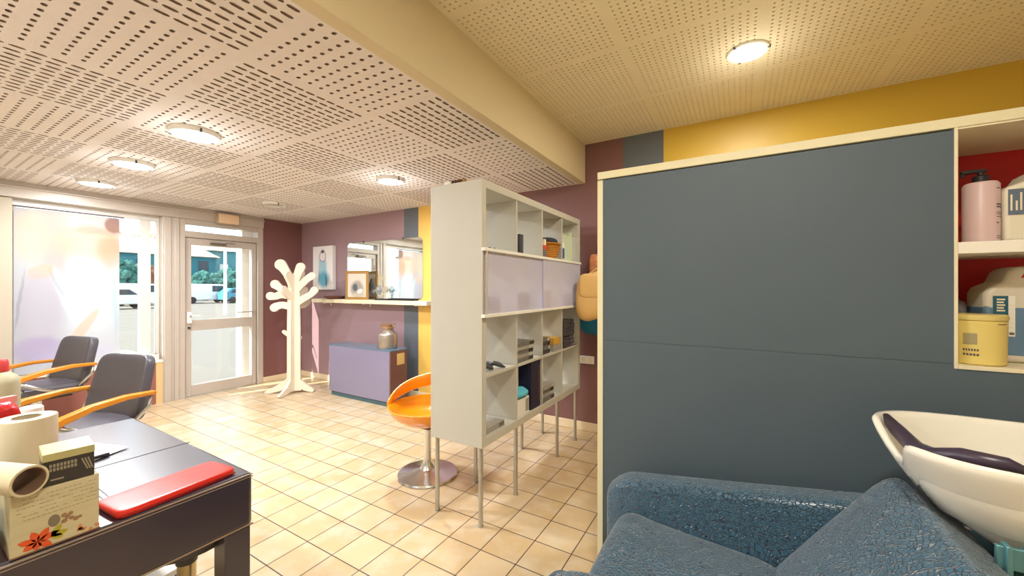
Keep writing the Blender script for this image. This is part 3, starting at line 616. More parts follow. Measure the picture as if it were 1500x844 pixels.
t_ = thing('art_canvas', 'narrow canvas with a sketched figure in blue on the back wall', 'picture', (-5.64, BY - 0.03, 1.765))
bm = nb(); box(bm, -0.25, 0.25, -0.03, 0.028, -0.34, 0.34); obj('canvas', bm, PIC, t_, bevel=0.003)
# framed photo leaning on the shelf
t_ = thing('photo_frame', 'gold framed bird photo standing on the wall shelf before the mirror', 'picture frame', (-4.72, 3.655, 1.286), math.radians(14))
bm = nb()
for a in ((-0.19, 0.19, 0, 0.035), (-0.19, 0.19, 0.37, 0.41)): box(bm, a[0], a[1], -0.012, 0.012, a[2], a[3])
for a in ((-0.19, -0.155), (0.155, 0.19)): box(bm, a[0], a[1], -0.012, 0.012, 0.035, 0.37)
obj('frame', bm, wood('gilt wood', rgb(190, 146, 74), rgb(140, 98, 44)), t_, bevel=0.003)
bm = nb(); box(bm, -0.155, 0.155, -0.006, 0.006, 0.035, 0.37)
obj('photo', bm, painted('framed photo print', rgb(222, 204, 190), [(0.0, 0.15, 0.11, 0.12, 0, rgb(150, 146, 140), 0.3, 0.9), (-0.03, 0.17, 0.04, 0.05, 0, rgb(70, 80, 90), 0.3, 0.9), (0.05, 0.12, 0.05, 0.03, 0.4, rgb(230, 226, 220), 0.3, 0.9), (0.02, 0.06, 0.12, 0.03, 0, rgb(190, 180, 160), 0.3, 0.9)], axes=(0, 2), noise=0.05), t_)
bm = nb(); box(bm, 0.02, 0.05, 0.012, 0.10, 0, 0.006); tube(bm, [(0.03, 0.012, 0.3), (0.03, 0.10, 0.004)], 0.006); obj('easel_back', bm, BLACKP, t_)
t_ = thing('glass_ornament', 'small clear glass ornament on the shelf in front of the mirror', 'ornament', (-4.28, 3.66, 1.286))
bm = nb(); lathe(bm, [(0, 0), (0.05, 0.0), (0.02, 0.012), (0.012, 0.05), (0.03, 0.08), (0.045, 0.13), (0.03, 0.18), (0, 0.20)], n=20); obj('body', bm, glassmat('grey glass', (0.8, 0.84, 0.86, 1), 0.15, dif=0.25, dc=rgb(190, 196, 200)), t_, smooth=True)
for k in range(2):
    bm = nb(); s_ = -1 if k else 1; tube(bm, [(0, 0, 0.10), (s_ * 0.05, 0, 0.14), (s_ * 0.09, 0, 0.13), (s_ * 0.10, 0, 0.09)], [0.012, 0.02, 0.018, 0.006], n=8, flat=0.5); obj('wing', bm, MATS['grey glass'], t_, smooth=True)
t_ = thing('wooden_bowl', 'small dark brown dish on the wall shelf beside the coat tree', 'dish', (-5.28, 3.68, 1.286))
bm = nb(); lathe(bm, [(0, 0), (0.10, 0), (0.14, 0.03), (0.145, 0.045), (0.13, 0.045), (0.09, 0.012), (0, 0.012)], n=28); obj('bowl', bm, mat('dark brown wood', rgb(104, 62, 50), 0.5), t_, smooth='auto')
t_ = thing('flat_tray', 'long dark glossy tray lying on the wall shelf below the mirror', 'tray', (-3.95, 3.66, 1.286))
bm = nb(); box(bm, -0.36, 0.36, -0.05, 0.05, 0, 0.008); box(bm, -0.36, 0.36, -0.05, -0.044, 0.008, 0.018); box(bm, -0.36, 0.36, 0.044, 0.05, 0.008, 0.018); obj('tray', bm, BLACKP, t_, bevel=0.002)
# console chest
LILAC = mat('plum laminate with painted sheen', rgb(134, 128, 154), 0.22, noise=0.04, nscale=2, spec=0.7); BROWNL = mat('brown laminate', rgb(108, 74, 66), 0.35)  # lilac daylight sheen from the window is put into the front colour
t_ = thing('storage_chest', 'low plum grey chest with a plinth standing against the back wall', 'chest', (-4.235, 3.425, 0))
bm = nb(); box(bm, -0.57, 0.57, -0.115, 0.135, 0, 0.06); obj('plinth', bm, mat('teal grey plinth', rgb(66, 98, 110), 0.3), t_)
bm = nb(); box(bm, -0.592, 0.576, -0.135, -0.12, 0.06, 0.675); obj('front_panel', bm, LILAC, t_, bevel=0.002)
bm = nb(); box(bm, -0.592, 0.576, -0.12, 0.135, 0.06, 0.675); obj('body', bm, mat('dark blue grey laminate', rgb(70, 80, 96), 0.3), t_)
bm = nb(); box(bm, 0.576, 0.594, -0.135, 0.135, 0.06, 0.675); obj('end_panel', bm, BROWNL, t_, bevel=0.002)
bm = nb(); box(bm, -0.596, 0.596, -0.137, 0.137, 0.675, 0.692); obj('top', bm, mat('blue grey glossy top', rgb(96, 120, 140), 0.15), t_, bevel=0.002)
bm = nb(); box(bm, 0.594, 0.596, -0.03, 0.09, 0.50, 0.64); obj('sticker', bm, mat('gold sticker', rgb(206, 176, 110), 0.5, noise=0.2, nscale=40), t_)
# milk churn
t_ = thing('milk_churn', 'small metal milk churn standing on the plum chest', 'milk churn', (-3.84, 3.425, 0.692))
CH = mat('churn metal', rgb(176, 164, 154), 0.35, metal=0.75, noise=0.15, nscale=14)
bm = nb(); lathe(bm, [(0, 0), (0.115, 0), (0.12, 0.008), (0.12, 0.17), (0.115, 0.185), (0.085, 0.21), (0.072, 0.225), (0.072, 0.25), (0, 0.25)], n=36); obj('body', bm, CH, t_, smooth='auto')
bm = nb(); lathe(bm, [(0.074, 0.245), (0.080, 0.25), (0.080, 0.29), (0.092, 0.296), (0.092, 0.304), (0.06, 0.308), (0, 0.312)], n=36); obj('lid', bm, mat('copper toned lid', rgb(176, 140, 112), 0.35, metal=0.6), t_, smooth='auto')
for s_ in (-1, 1):
    bm = nb(); tube(bm, [(s_ * 0.07, 0, 0.24), (s_ * 0.11, 0, 0.262), (s_ * 0.118, 0, 0.29), (s_ * 0.085, 0, 0.30)], 0.006, n=8); obj('handle', bm, CH, t_, smooth=True)

# ------------------------------------------------ tree shaped coat stand
TREEM = mat('white lacquered plywood', rgb(238, 224, 202), 0.45)
def blade(strokes, th):
    """flat board shape from thick rounded strokes in the (u, z) plane"""
    bm = nb()
    for i, st in enumerate(strokes):
        hh = th / 2 * (1 + 0.01 * i)
        # densify with catmull-rom
        P = [Vector((a[0], a[1])) for a in st]; Rr = [a[2] for a in st]; out = []
        for k in range(len(P) - 1):
            p0, p1, p2, p3 = P[max(k - 1, 0)], P[k], P[k + 1], P[min(k + 2, len(P) - 1)]
            for s_ in range(6):
                tt = s_ / 6; q_ = 0.5 * ((2 * p1) + (p2 - p0) * tt + (2 * p0 - 5 * p1 + 4 * p2 - p3) * tt ** 2 + (3 * p1 - p0 - 3 * p2 + p3) * tt ** 3)
                out.append((q_, Rr[k] * (1 - tt) + Rr[k + 1] * tt))
        out.append((P[-1], Rr[-1]))
        L_, R_ = [], []
        for k, (q_, r_) in enumerate(out):
            dd = (out[min(k + 1, len(out) - 1)][0] - out[max(k - 1, 0)][0]).normalized(); nn = Vector((-dd.y, dd.x))
            L_.append(q_ + nn * r_); R_.append(q_ - nn * r_)
        dd = (out[-1][0] - out[-2][0]).normalized(); nn = Vector((-dd.y, dd.x)); cap = [out[-1][0] + nn * math.cos(a) * out[-1][1] + dd * math.sin(a) * out[-1][1] for a in [PI * k / 8 for k in range(1, 8)]]
        n1 = len(L_)
        fr = [bm.verts.new((q_.x, -hh, q_.y)) for q_ in L_], [bm.verts.new((q_.x, -hh, q_.y)) for q_ in R_], [bm.verts.new((q_.x, -hh, q_.y)) for q_ in cap]
        bk = [bm.verts.new((q_.x, hh, q_.y)) for q_ in L_], [bm.verts.new((q_.x, hh, q_.y)) for q_ in R_], [bm.verts.new((q_.x, hh, q_.y)) for q_ in cap]
        for A in (fr, bk):
            for k in range(n1 - 1): bm.faces.new((A[0][k], A[0][k + 1], A[1][k + 1], A[1][k]))
            bm.faces.new([A[0][-1]] + A[2] + [A[1][-1]])
        lf = fr[0] + fr[2] + fr[1][::-1]; lb = bk[0] + bk[2] + bk[1][::-1]
        for k in range(len(lf)): k2 = (k + 1) % len(lf); bm.faces.new((lf[k], lf[k2], lb[k2], lb[k]))
    return bm
tr = thing('tree_coat_stand', 'white tree shaped coat stand with rounded branches beside the glazed door', 'coat stand', (-5.33, 3.10, 0), 0)
trunk = [(0, 0.03, 0.10), (0, 0.35, 0.085), (0, 0.9, 0.085), (0, 1.45, 0.075), (0, 1.60, 0.05)]
SA = [trunk,
      [(0.02, 0.22, 0.06), (-0.14, 0.10, 0.05), (-0.30, 0.035, 0.028), (-0.36, 0.02, 0.014)],
      [(0.0, 0.2, 0.05), (0.14, 0.08, 0.045), (0.24, 0.03, 0.025)],
      [(0.0, 1.18, 0.05), (-0.14, 1.215, 0.045), (-0.22, 1.20, 0.05), (-0.25, 1.18, 0.055)],
      [(0.0, 1.34, 0.06), (-0.15, 1.36, 0.05), (-0.24, 1.335, 0.045), (-0.30, 1.34, 0.055)],
      [(-0.10, 1.37, 0.045), (-0.18, 1.45, 0.045), (-0.24, 1.50, 0.06)],
      [(0.0, 1.50, 0.07), (-0.07, 1.62, 0.05), (-0.13, 1.72, 0.06), (-0.17, 1.77, 0.075)],
      [(0.0, 1.50, 0.06), (0.05, 1.64, 0.05), (0.09, 1.74, 0.06)],
      [(0.0, 1.22, 0.05), (0.12, 1.30, 0.045), (0.22, 1.36, 0.04), (0.27, 1.42, 0.05)],
      [(0.0, 1.40, 0.05), (0.10, 1.50, 0.045), (0.18, 1.58, 0.045), (0.24, 1.62, 0.05)],
      [(-0.06, 0.80, 0.03), (-0.12, 0.84, 0.022), (-0.13, 0.85, 0.02)]]
SB = [trunk,
      [(0.0, 0.22, 0.06), (0.10, 0.09, 0.05), (0.22, 0.035, 0.028), (0.28, 0.02, 0.014)],
      [(0.0, 0.22, 0.06), (-0.10, 0.09, 0.05), (-0.22, 0.035, 0.028), (-0.28, 0.02, 0.014)],
      [(0.0, 1.15, 0.05), (0.10, 1.20, 0.04), (0.20, 1.21, 0.04), (0.27, 1.25, 0.045)],
      [(0.0, 1.30, 0.05), (0.12, 1.38, 0.045), (0.22, 1.42, 0.05)],
      [(0.0, 1.30, 0.05), (-0.12, 1.36, 0.045), (-0.20, 1.43, 0.05)],
      [(0.0, 1.42, 0.06), (0.08, 1.56, 0.05), (0.14, 1.66, 0.06)],
      [(0.0, 1.42, 0.06), (-0.07, 1.54, 0.05), (-0.12, 1.62, 0.055)],
      [(0.06, 0.70, 0.03), (0.12, 0.75, 0.022)]]
o = obj('board', blade(SA, 0.035), TREEM, tr); o.rotation_euler = (0, 0, math.radians(38))
o = obj('board', blade(SB, 0.035), TREEM, tr); o.rotation_euler = (0, 0, math.radians(112))

# ------------------------------------------------ orange stool
OR = mat('orange glossy plastic', rgb(240, 150, 16), 0.22, coat=0.5)
st = thing('swivel_stool', 'orange shell swivel stool on a round chrome base behind the cube shelf', 'stool', (-2.10, 2.27, 0))
bm = nb(); lathe(bm, [(0, 0), (0.225, 0), (0.232, 0.008), (0.225, 0.02), (0.14, 0.032), (0.06, 0.055), (0.036, 0.09), (0.03, 0.12), (0, 0.12)], n=48); obj('base', bm, CHROME, st, smooth='auto')
bm = nb(); tube(bm, [(0, 0, 0.1), (0, 0, 0.40)], 0.028, n=20); obj('pole', bm, CHROME, st, smooth='auto')
bm = nb(); box(bm, -0.09, 0.09, -0.09, 0.09, 0.385, 0.405); tube(bm, [(0, 0, 0.395), (-0.17, 0.0, 0.385)], 0.008, n=8); obj('mechanism', bm, mat('red brown metal', rgb(120, 60, 40), 0.4), st, bevel=0.003)
SH = nb(); n = 48
def stool_shell():
    bm = nb(); rings = []
    # pan: shallow bowl, open front towards the salon
    for (r, z) in [(0.0, 0.405), (0.10, 0.407), (0.19, 0.425), (0.26, 0.475), (0.295, 0.53), (0.30, 0.545), (0.285, 0.545), (0.25, 0.49), (0.18, 0.445), (0.09, 0.425), (0.0, 0.42)]:
        rings.append((r, z))
    lathe(bm, rings, n=48); return bm
o = obj('seat', stool_shell(), OR, st, smooth=True)
bm = nb(); sec = []
for k in range(41):
    a = math.radians(-125 + 250 * k / 40); f_ = abs(k - 20) / 20; r_ = 0.305; zc = 0.60 + 0.09 * (1 - f_ ** 2); hh = 0.055 * (1 - 0.5 * f_ ** 4)
    ring = []
    for m_ in range(12):
        b_a = 2 * PI * m_ / 12; ring.append(bm.verts.new(((r_ + 0.014 * math.cos(b_a)) * math.cos(a), (r_ + 0.014 * math.cos(b_a)) * math.sin(a), zc - 0.055 * f_ ** 2 + hh * math.sin(b_a))))
    sec.append(ring)
for a_, b_s in zip(sec, sec[1:]):
    for m_ in range(12): bm.faces.new((a_[m_], a_[(m_ + 1) % 12], b_s[(m_ + 1) % 12], b_s[m_]))
bm.faces.new(sec[0][::-1]); bm.faces.new(sec[-1])
o = obj('backrest', bm, OR, st, smooth=True); o.rotation_euler = (0, 0, math.radians(85))
for a_d in (60, 110):
    bm = nb(); a_ = math.radians(a_d); tube(bm, [(0.285 * math.cos(a_), 0.285 * math.sin(a_), 0.53), (0.295 * math.cos(a_), 0.295 * math.sin(a_), 0.66)], 0.010, n=10); obj('support', bm, CHROME, st, smooth=True)

# ------------------------------------------------ salon chairs
BLK = leather('charcoal vinyl', rgb(78, 74, 80), 0.32, 90, 0.15, 0.001)
ARMW = wood('honey wood', rgb(214, 142, 40), rgb(180, 104, 22), 10, 0.3)
def chair():
    c = thing('salon_chair', 'x', 'salon chair')
    def seatf(q_, p_): return Vector((q_.x, q_.y, q_.z + 0.012 * (1 - p_.x ** 2) * max(p_.z, 0)))
    bm = nb(); superbox(bm, (0, -0.02, 0.50), (0.52, 0.52, 0.11), 0.3, 16, seatf); obj('seat', bm, BLK, c, smooth=True)
    bm = nb(); tube(bm, [(-0.25, -0.18, 0.5535), (0.25, -0.18, 0.5535)], 0.004, n=6); o_ = obj('seam', bm, BLACKP, c)
    bm = nb(); superbox(bm, (0, 0, 0.22), (0.50, 0.085, 0.46), 0.3, 18, lambda q_, p_: Vector((q_.x * (1 - 0.06 * p_.z), q_.y + 0.03 * (p_.x ** 2) * -1, q_.z)))
    xf(bm, Matrix.Translation((0, 0.235, 0.52)) @ Matrix.Rotation(math.radians(-13), 4, 'X')); obj('backrest', bm, BLK, c, smooth=True)
    for s_ in (-1, 1):
        bm = nb(); x = s_ * 0.305; pts = [(x, 0.27, 0.725), (x, 0.10, 0.735), (x, -0.08, 0.72), (x, -0.22, 0.685), (x, -0.33, 0.635)]
        for (p0, p1) in zip(pts, pts[1:]): pass
        secs = []
        for k, p_ in enumerate(pts):
            th_ = [0.026, 0.032, 0.040, 0.048, 0.056][k]
            secs.append([bm.verts.new((p_[0] + dx_, p_[1], p_[2] + dz_)) for dx_, dz_ in ((-0.026, 0), (0.026, 0), (0.026, -th_), (-0.026, -th_))])
        for a_, b_s in zip(secs, secs[1:]):
            for m_ in range(4): bm.faces.new((a_[m_], a_[(m_ + 1) % 4], b_s[(m_ + 1) % 4], b_s[m_]))
        bm.faces.new(secs[0][::-1]); bm.faces.new(secs[-1]); obj('armrest', bm, ARMW, c, bevel=0.008, seg=3)
        bm = nb(); tube(bm, [(s_ * 0.27, 0.05, 0.49), (s_ * 0.30, -0.10, 0.55), (s_ * 0.305, -0.24, 0.63)], 0.012, n=10, flat=1.4); tube(bm, [(s_ * 0.26, 0.16, 0.52), (s_ * 0.30, 0.24, 0.62), (s_ * 0.305, 0.25, 0.70)], 0.011, n=10); obj('arm_bracket', bm, STEEL, c, smooth=True)
    bm = nb(); box(bm, -0.18, 0.18, -0.18, 0.16, 0.425, 0.447); obj('seat_plate', bm, BLACKP, c)
    bm = nb(); tube(bm, [(0, 0, 0.05), (0, 0, 0.43)], 0.035, n=20); obj('pump_column', bm, CHROME, c, smooth='auto')
    bm = nb(); lathe(bm, [(0, 0), (0.28, 0), (0.285, 0.01), (0.27, 0.024), (0.12, 0.04), (0.06, 0.07), (0, 0.07)], n=40); obj('base', bm, CHROME, c, smooth='auto')
    return c
c1 = chair(); c1['label'] = 'charcoal salon chair with honey wooden arms nearest the leather table'; c1['group'] = 'salon chairs'
c1.location = (-3.80, 0.74, 0); c1.rotation_euler = (0, 0, math.radians(17))
c2 = copy_tree(c1); c2['label'] = 'salon chair with wooden arms farther away, beside the shop window'
c2.location = (-5.66, 0.87, 0); c2.rotation_euler = (0, 0, math.radians(14))

# ------------------------------------------------ leather table with things on it
PL = leather('dark plum leather', rgb(46, 36, 52), 0.33, 140, 0.12, 0.0006)
PL.node_tree.nodes['Principled BSDF'].inputs['Specular IOR Level'].default_value = 0.5; PL.node_tree.nodes['Principled BSDF'].inputs['Coat Weight'].default_value = 1.0; PL.node_tree.nodes['Principled BSDF'].inputs['Coat Roughness'].default_value = 0.22; PL.node_tree.nodes['Principled BSDF'].inputs['Coat IOR'].default_value = 1.5
TX0, TX1, TY0, TY1, TZ = -2.83, -1.605, -0.45, 0.775, 0.75
tb = thing('leather_table', 'dark leather covered table with stitched seams in the left foreground', 'table', (TX0, TY0, 0))
TT = Matrix.Translation((-TX0, -TY0, 0))
bm = nb(); box(bm, TX0, TX1, TY0, TY1, 0.55, TZ); xf(bm, TT); obj('tabletop', bm, PL, tb, bevel=0.014, seg=3)
for x in (TX0 + 0.005, TX1 - 0.095):
    for y in (TY0 + 0.005, TY1 - 0.09):
        bm = nb(); box(bm, x, x + 0.09, y, y + 0.085, 0, 0.549); xf(bm, TT); obj('leg', bm, PL, tb, bevel=0.006)
SEAM = mat('dark stitching', rgb(48, 42, 50), 0.6); PIPE = mat('taupe piping', rgb(150, 128, 106), 0.5)
for s_ in ([(TX1 - 0.55, TY0, TZ), (TX1 - 0.55, TY1, TZ)], [(TX1 - 0.56, 0.42, TZ), (TX1 - 0.05, 0.42, TZ)], [(TX1 - 0.56, 0.435, TZ), (TX1 - 0.05, 0.435, TZ)]):
    bm = nb(); tube(bm, s_, 0.0016, n=6); xf(bm, TT); obj('seam', bm, SEAM, tb)
for z in (0.742, 0.733): bm = nb(); tube(bm, [(TX1 - 0.0015, TY0, z), (TX1 - 0.0015, TY1, z)], 0.0024, n=6); xf(bm, TT); obj('piping', bm, PIPE, tb)
bm = nb(); tube(bm, [(TX1 - 0.0015, TY0, 0.553), (TX1 - 0.0015, TY1, 0.553)], 0.003, n=6); xf(bm, TT); obj('piping', bm, PIPE, tb)
# red wallet
RL = leather('red glossy leatherette', rgb(226, 48, 34), 0.28, 200, 0.1, 0.0005)
t_ = thing('red_pouch', 'long red pouch lying near the edge of the leather table', 'pouch', (-1.71, 0.562, TZ + 0.001), math.radians(5))
bm = nb(); superbox(bm, (0, 0, 0.010), (0.175, 0.335, 0.020), 0.22, 14, lambda q_, p_: Vector((q_.x, q_.y, q_.z * (1 + 0.35 * p_.x)))); obj('body', bm, RL, t_, smooth=True)
bm = nb(); tube(bm, [(0.086, -0.16, 0.006), (0.086, 0.16, 0.006)], 0.0035, n=8); obj('edge_fold', bm, mat('dark red edge', rgb(150, 24, 20), 0.4), t_)
# decorated box
WB = wood('washed board print', rgb(206, 196, 160), rgb(184, 172, 136), 8, 0.7)
t_ = thing('flower_print_box', 'pale box printed with text and red flowers on the leather table', 'box', (-1.70, 0.284, TZ + 0.001))
bm = nb(); box(bm, -0.09, 0.09, -0.08, 0.08, 0, 0.16); obj('body', bm, WB, t_, bevel=0.002)
bm = nb(); box(bm, -0.091, 0.0915, -0.0815, 0.0815, 0, 0.004); obj('base_strip', bm, mat('brown board', rgb(120, 84, 60), 0.6), t_)
# printed flowers, script lines and stone on the face towards the room (x = +0.09)
def leafp(bm, cy, cz, ang, l, wd):
    d_ = Vector((0, math.cos(ang), math.sin(ang))); n_ = Vector((0, -math.sin(ang), math.cos(ang))); c_ = Vector((0.0903, cy, cz)); P = []
    for s_, w_ in ((0, 0), (0.25, 0.8), (0.55, 1), (0.8, 0.7), (1, 0)): P.append(c_ + d_ * l * s_ + n_ * wd * w_ * 0.5)
    for s_, w_ in ((0.8, 0.7), (0.55, 1), (0.25, 0.8)): P.append(c_ + d_ * l * s_ - n_ * wd * w_ * 0.5)
    extrude_poly(bm, P, (0.0006, 0, 0))
bm = nb()
for k, (a_, l_) in enumerate([(0.3, 0.05), (1.0, 0.045), (1.9, 0.04), (2.8, 0.045), (3.6, 0.035), (4.6, 0.025), (5.6, 0.04)]): leafp(bm, -0.035, 0.024, a_, l_ * 0.8, 0.016)
obj('printed_flower', bm, mat('vermilion print', rgb(214, 84, 34), 0.6), t_)
bm = nb()
for k, (a_, l_) in enumerate([(0.9, 0.04), (0.1, 0.04), (5.9, 0.03)]): leafp(bm, -0.012, 0.026, a_, l_ * 0.8, 0.014)
obj('printed_leaf', bm, mat('olive print', rgb(168, 160, 40), 0.6), t_)
bm = nb()
for k in range(6): leafp(bm, 0.035 + 0.007 * k, 0.014 + 0.004 * (k % 2), 0.6 + k, 0.014, 0.008)
obj('printed_flower', bm, mat('faded rose print', rgb(206, 132, 92), 0.6), t_)
bm = nb(); P = [Vector((0.0903, -0.006 + 0.011 * math.cos(a * PI / 8), 0.066 + 0.016 * math.sin(a * PI / 8))) for a in range(16)]; extrude_poly(bm, P, (0.0006, 0, 0)); obj('printed_stone', bm, mat('stone print', rgb(120, 110, 90), 0.6), t_)
bm = nb()
for (y_, z_, r_) in [(0.012, 0.072, 0.006), (0.018, 0.064, 0.005), (0.012, 0.056, 0.006), (0.024, 0.072, 0.005), (0.026, 0.058, 0.005), (0.034, 0.052, 0.006), (0.042, 0.054, 0.004)]:
    P = [Vector((0.0903, y_ + r_ * math.cos(a * PI / 4), z_ + r_ * math.sin(a * PI / 4))) for a in range(8)]; extrude_poly(bm, P, (0.0006, 0, 0))
obj('printed_beads', bm, mat('brown print', rgb(150, 116, 84), 0.6), t_)
bm = nb()
for k in range(6):
    z_ = 0.145 - k * 0.011; y_ = -0.07
    while y_ < 0.07:
        l_ = random.uniform(0.003, 0.009)
        if random.random() < 0.8: box(bm, 0.0900, 0.0905, y_, y_ + l_, z_, z_ + 0.0011)
        y_ += l_ + 0.0025
obj('printed_script', bm, mat('sepia ink', rgb(130, 118, 90), 0.6), t_)
# black carton on top
t_ = thing('nail_product_box', 'small black and silver carton on the flower print box', 'box', (-1.668, 0.312, 0.912), math.radians(-6))
bm = nb(); box(bm, -0.055, 0.055, -0.048, 0.048, 0, 0.085); obj('body', bm, mat('black print card', rgb(52, 48, 46), 0.35), t_, bevel=0.0015)
bm = nb(); box(bm, -0.056, 0.056, -0.049, 0.049, 0.066, 0.087); obj('lid', bm, mat('silver green card', rgb(176, 168, 116), 0.4), t_, bevel=0.0015)
GRYP = mat('grey print', rgb(150, 140, 118), 0.5)
bm = nb()
for z_ in (0.048, 0.037):
    if z_ < 0.04: obj('printed_text', bm, GRYP, t_); bm = nb()
    y_ = -0.036
    while y_ < 0.012: box(bm, 0.055, 0.0556, y_, y_ + 0.0045, z_, z_ + 0.0085); y_ += 0.0065
obj('printed_text', bm, GRYP, t_); bm = nb(); box(bm, 0.055, 0.0556, -0.034, -0.01, 0.012, 0.016); obj('printed_line', bm, GRYP, t_); bm = nb()
for k in range(3): extrude_poly(bm, [(0.055, 0.022 + k * 0.006, 0.055), (0.055, 0.025 + k * 0.006, 0.055), (0.055, 0.036 + k * 0.005, 0.022), (0.055, 0.033 + k * 0.005, 0.022)], (0.0006, 0, 0))
obj('printed_stripes', bm, GRYP, t_)
bm = nb(); box(bm, -0.035, -0.01, -0.0492, -0.048, 0.01, 0.06); box(bm, 0.01, 0.02, -0.0492, -0.048, 0.004, 0.062); obj('side_print', bm, GRYP, t_)
# paper tube lying on the box
PT = mat('matt cardboard', rgb(206, 192, 158), 0.7, noise=0.05, nscale=20); PD = mat('brown cardboard', rgb(120, 92, 70), 0.8)
t_ = thing('cardboard_tube', 'open ended pale paper tube lying across the flower print box', 'tube', (-1.585, 0.232, 0.912 + 0.039), 0)
TQ = Vector((-0.9, -0.36, 0)).to_track_quat('Z', 'Y').to_matrix().to_4x4()
bm = nb(); lathe(bm, [(0.033, 0), (0.038, 0), (0.038, 0.12), (0.033, 0.12)], n=36); xf(bm, TQ); obj('outer_wall', bm, PT, t_, smooth='auto')
bm = nb(); lathe(bm, [(0.0332, 0.0005), (0.031, 0.0), (0.031, 0.12), (0.0332, 0.1195)], n=36); xf(bm, TQ); obj('inner_core', bm, PD, t_, smooth='auto')
# big paper roll standing behind
t_ = thing('paper_roll', 'large beige paper roll standing upright behind the flower print box', 'paper roll', (-1.95, 0.279, TZ + 0.001))
bm = nb(); lathe(bm, [(0.03, 0.0), (0.064, 0.0), (0.066, 0.003), (0.066, 0.287), (0.064, 0.29), (0.031, 0.29), (0.031, 0.01)], n=48); obj('roll', bm, mat('unbleached paper', rgb(200, 188, 160), 0.85, noise=0.03), t_, smooth='auto')
bm = nb(); lathe(bm, [(0.028, 0.01), (0.031, 0.01), (0.0315, 0.291), (0.028, 0.291)], n=36); obj('core', bm, PD, t_, smooth='auto')
# red pack, pale carton and jar further back
t_ = thing('red_sachet', 'crumpled red packet behind the paper roll at the left edge', 'packet', (-2.28, 0.245, TZ + 0.001), 0.3)
bm = nb(); superbox(bm, (0, 0, 0.15), (0.12, 0.13, 0.29), 0.45, 16, lambda q_, p_: q_ + Vector((0.006 * math.sin(q_.z * 60 + q_.y * 40), 0.006 * math.sin(q_.z * 45), 0))); obj('foil_pack', bm, mat('red foil', rgb(206, 34, 40), 0.25, noise=0.3, nscale=30, bump=0.5, bscale=40), t_, smooth=True)
bm = nb(); box(bm, -0.012, 0.012, -0.06, 0.06, 0.285, 0.305); obj('top_seal', bm, mat('pale red seal', rgb(232, 160, 160), 0.3), t_)
bottle('cream_jar', 'olive cream jar with white lid behind the paper roll', -2.42, 0.358, TZ + 0.001, 0.036, 0.23, mat('olive cream plastic', rgb(196, 182, 138), 0.4), WHITEP, 0.85, 0.14, cat='jar')
bottle('pump_dispenser', 'tall olive dispenser bottle at the far left edge of the table', -2.66, 0.30, TZ + 0.001, 0.065, 0.40, mat('olive grey plastic', rgb(180, 172, 140), 0.45), mat('red cap plastic', rgb(206, 60, 60), 0.4), 0.5, 0.12)
t_ = thing('paper_leaflet', 'white paper leaflet lying behind the black carton on the table', 'paper', (-2.36, 0.475, TZ + 0.001), math.radians(25))
bm = nb(); vs = [(-0.11, -0.10, 0.0), (0.11, -0.10, 0.002), (0.11, 0.10, 0.004), (-0.11, 0.10, 0.018)]; extrude_poly(bm, vs, (0, 0, 0.0015)); obj('sheet', bm, WHITEP, t_)
bm = nb(); tube(bm, [(0.112, -0.11, 0.008), (0.10, -0.04, 0.012), (0.112, 0.02, 0.008)], 0.007, n=8); obj('folded_corner', bm, BLACKP, t_, smooth=True)['label'] = 'dark curled edge'
t_ = thing('navy_pouch', 'dark navy pouch beside the flower print box at the left edge', 'pouch', (-1.72, 0.125, TZ + 0.001))
bm = nb(); superbox(bm, (0, 0, 0.06), (0.13, 0.12, 0.12), 0.4, 12); obj('body', bm, mat('navy fabric', rgb(26, 24, 66), 0.6), t_, smooth=True)
bm = nb(); tube(bm, [(-0.05, 0, 0.118), (0.05, 0, 0.118)], 0.003); obj('zip', bm, STEEL, t_)
# stool under the table
t_ = thing('rolling_stool', 'small chrome column stool tucked under the leather table', 'stool', (-1.86, 0.66, 0))
bm = nb(); lathe(bm, [(0, 0.47), (0.10, 0.47), (0.16, 0.475), (0.165, 0.50), (0.15, 0.525), (0, 0.53)], n=36); obj('seat', bm, BLK, t_, smooth='auto')
bm = nb(); tube(bm, [(0, 0, 0.41), (0, 0, 0.47)], 0.020, n=20); obj('piston', bm, STEEL, t_, smooth='auto')
bm = nb(); tube(bm, [(0, 0, 0.09), (0, 0, 0.395)], 0.030, n=20); obj('column', bm, mat('champagne metal', rgb(196, 180, 140), 0.25, metal=0.8), t_, smooth='auto')
bm = nb(); lathe(bm, [(0, 0.385), (0.034, 0.385), (0.034, 0.415), (0, 0.415)], n=20); obj('collar', bm, DARKGREY, t_, smooth='auto')
for k in range(5):
    a_ = k * 2 * PI / 5; bm = nb(); tube(bm, [(0, 0, 0.10), (0.2 * math.cos(a_), 0.2 * math.sin(a_), 0.065)], [0.018, 0.011], n=10); o_ = obj('leg', bm, CHROME, t_, smooth=True)
    bm = nb(); lathe(bm, [(0, -0.011), (0.024, -0.011), (0.024, 0.011), (0, 0.011)], n=16); xf(bm, Matrix.Translation((0.2 * math.cos(a_), 0.2 * math.sin(a_), 0.025)) @ Matrix.Rotation(PI / 2, 4, 'X')); box(bm, 0.2 * math.cos(a_) - 0.006, 0.2 * math.cos(a_) + 0.006, 0.2 * math.sin(a_) - 0.006, 0.2 * math.sin(a_) + 0.006, 0.025, 0.065); obj('castor', bm, BLACKP, o_)
t_ = thing('striped_crate', 'blue and white striped box on the floor under the table', 'box', (-2.30, 0.62, 0), math.radians(5))
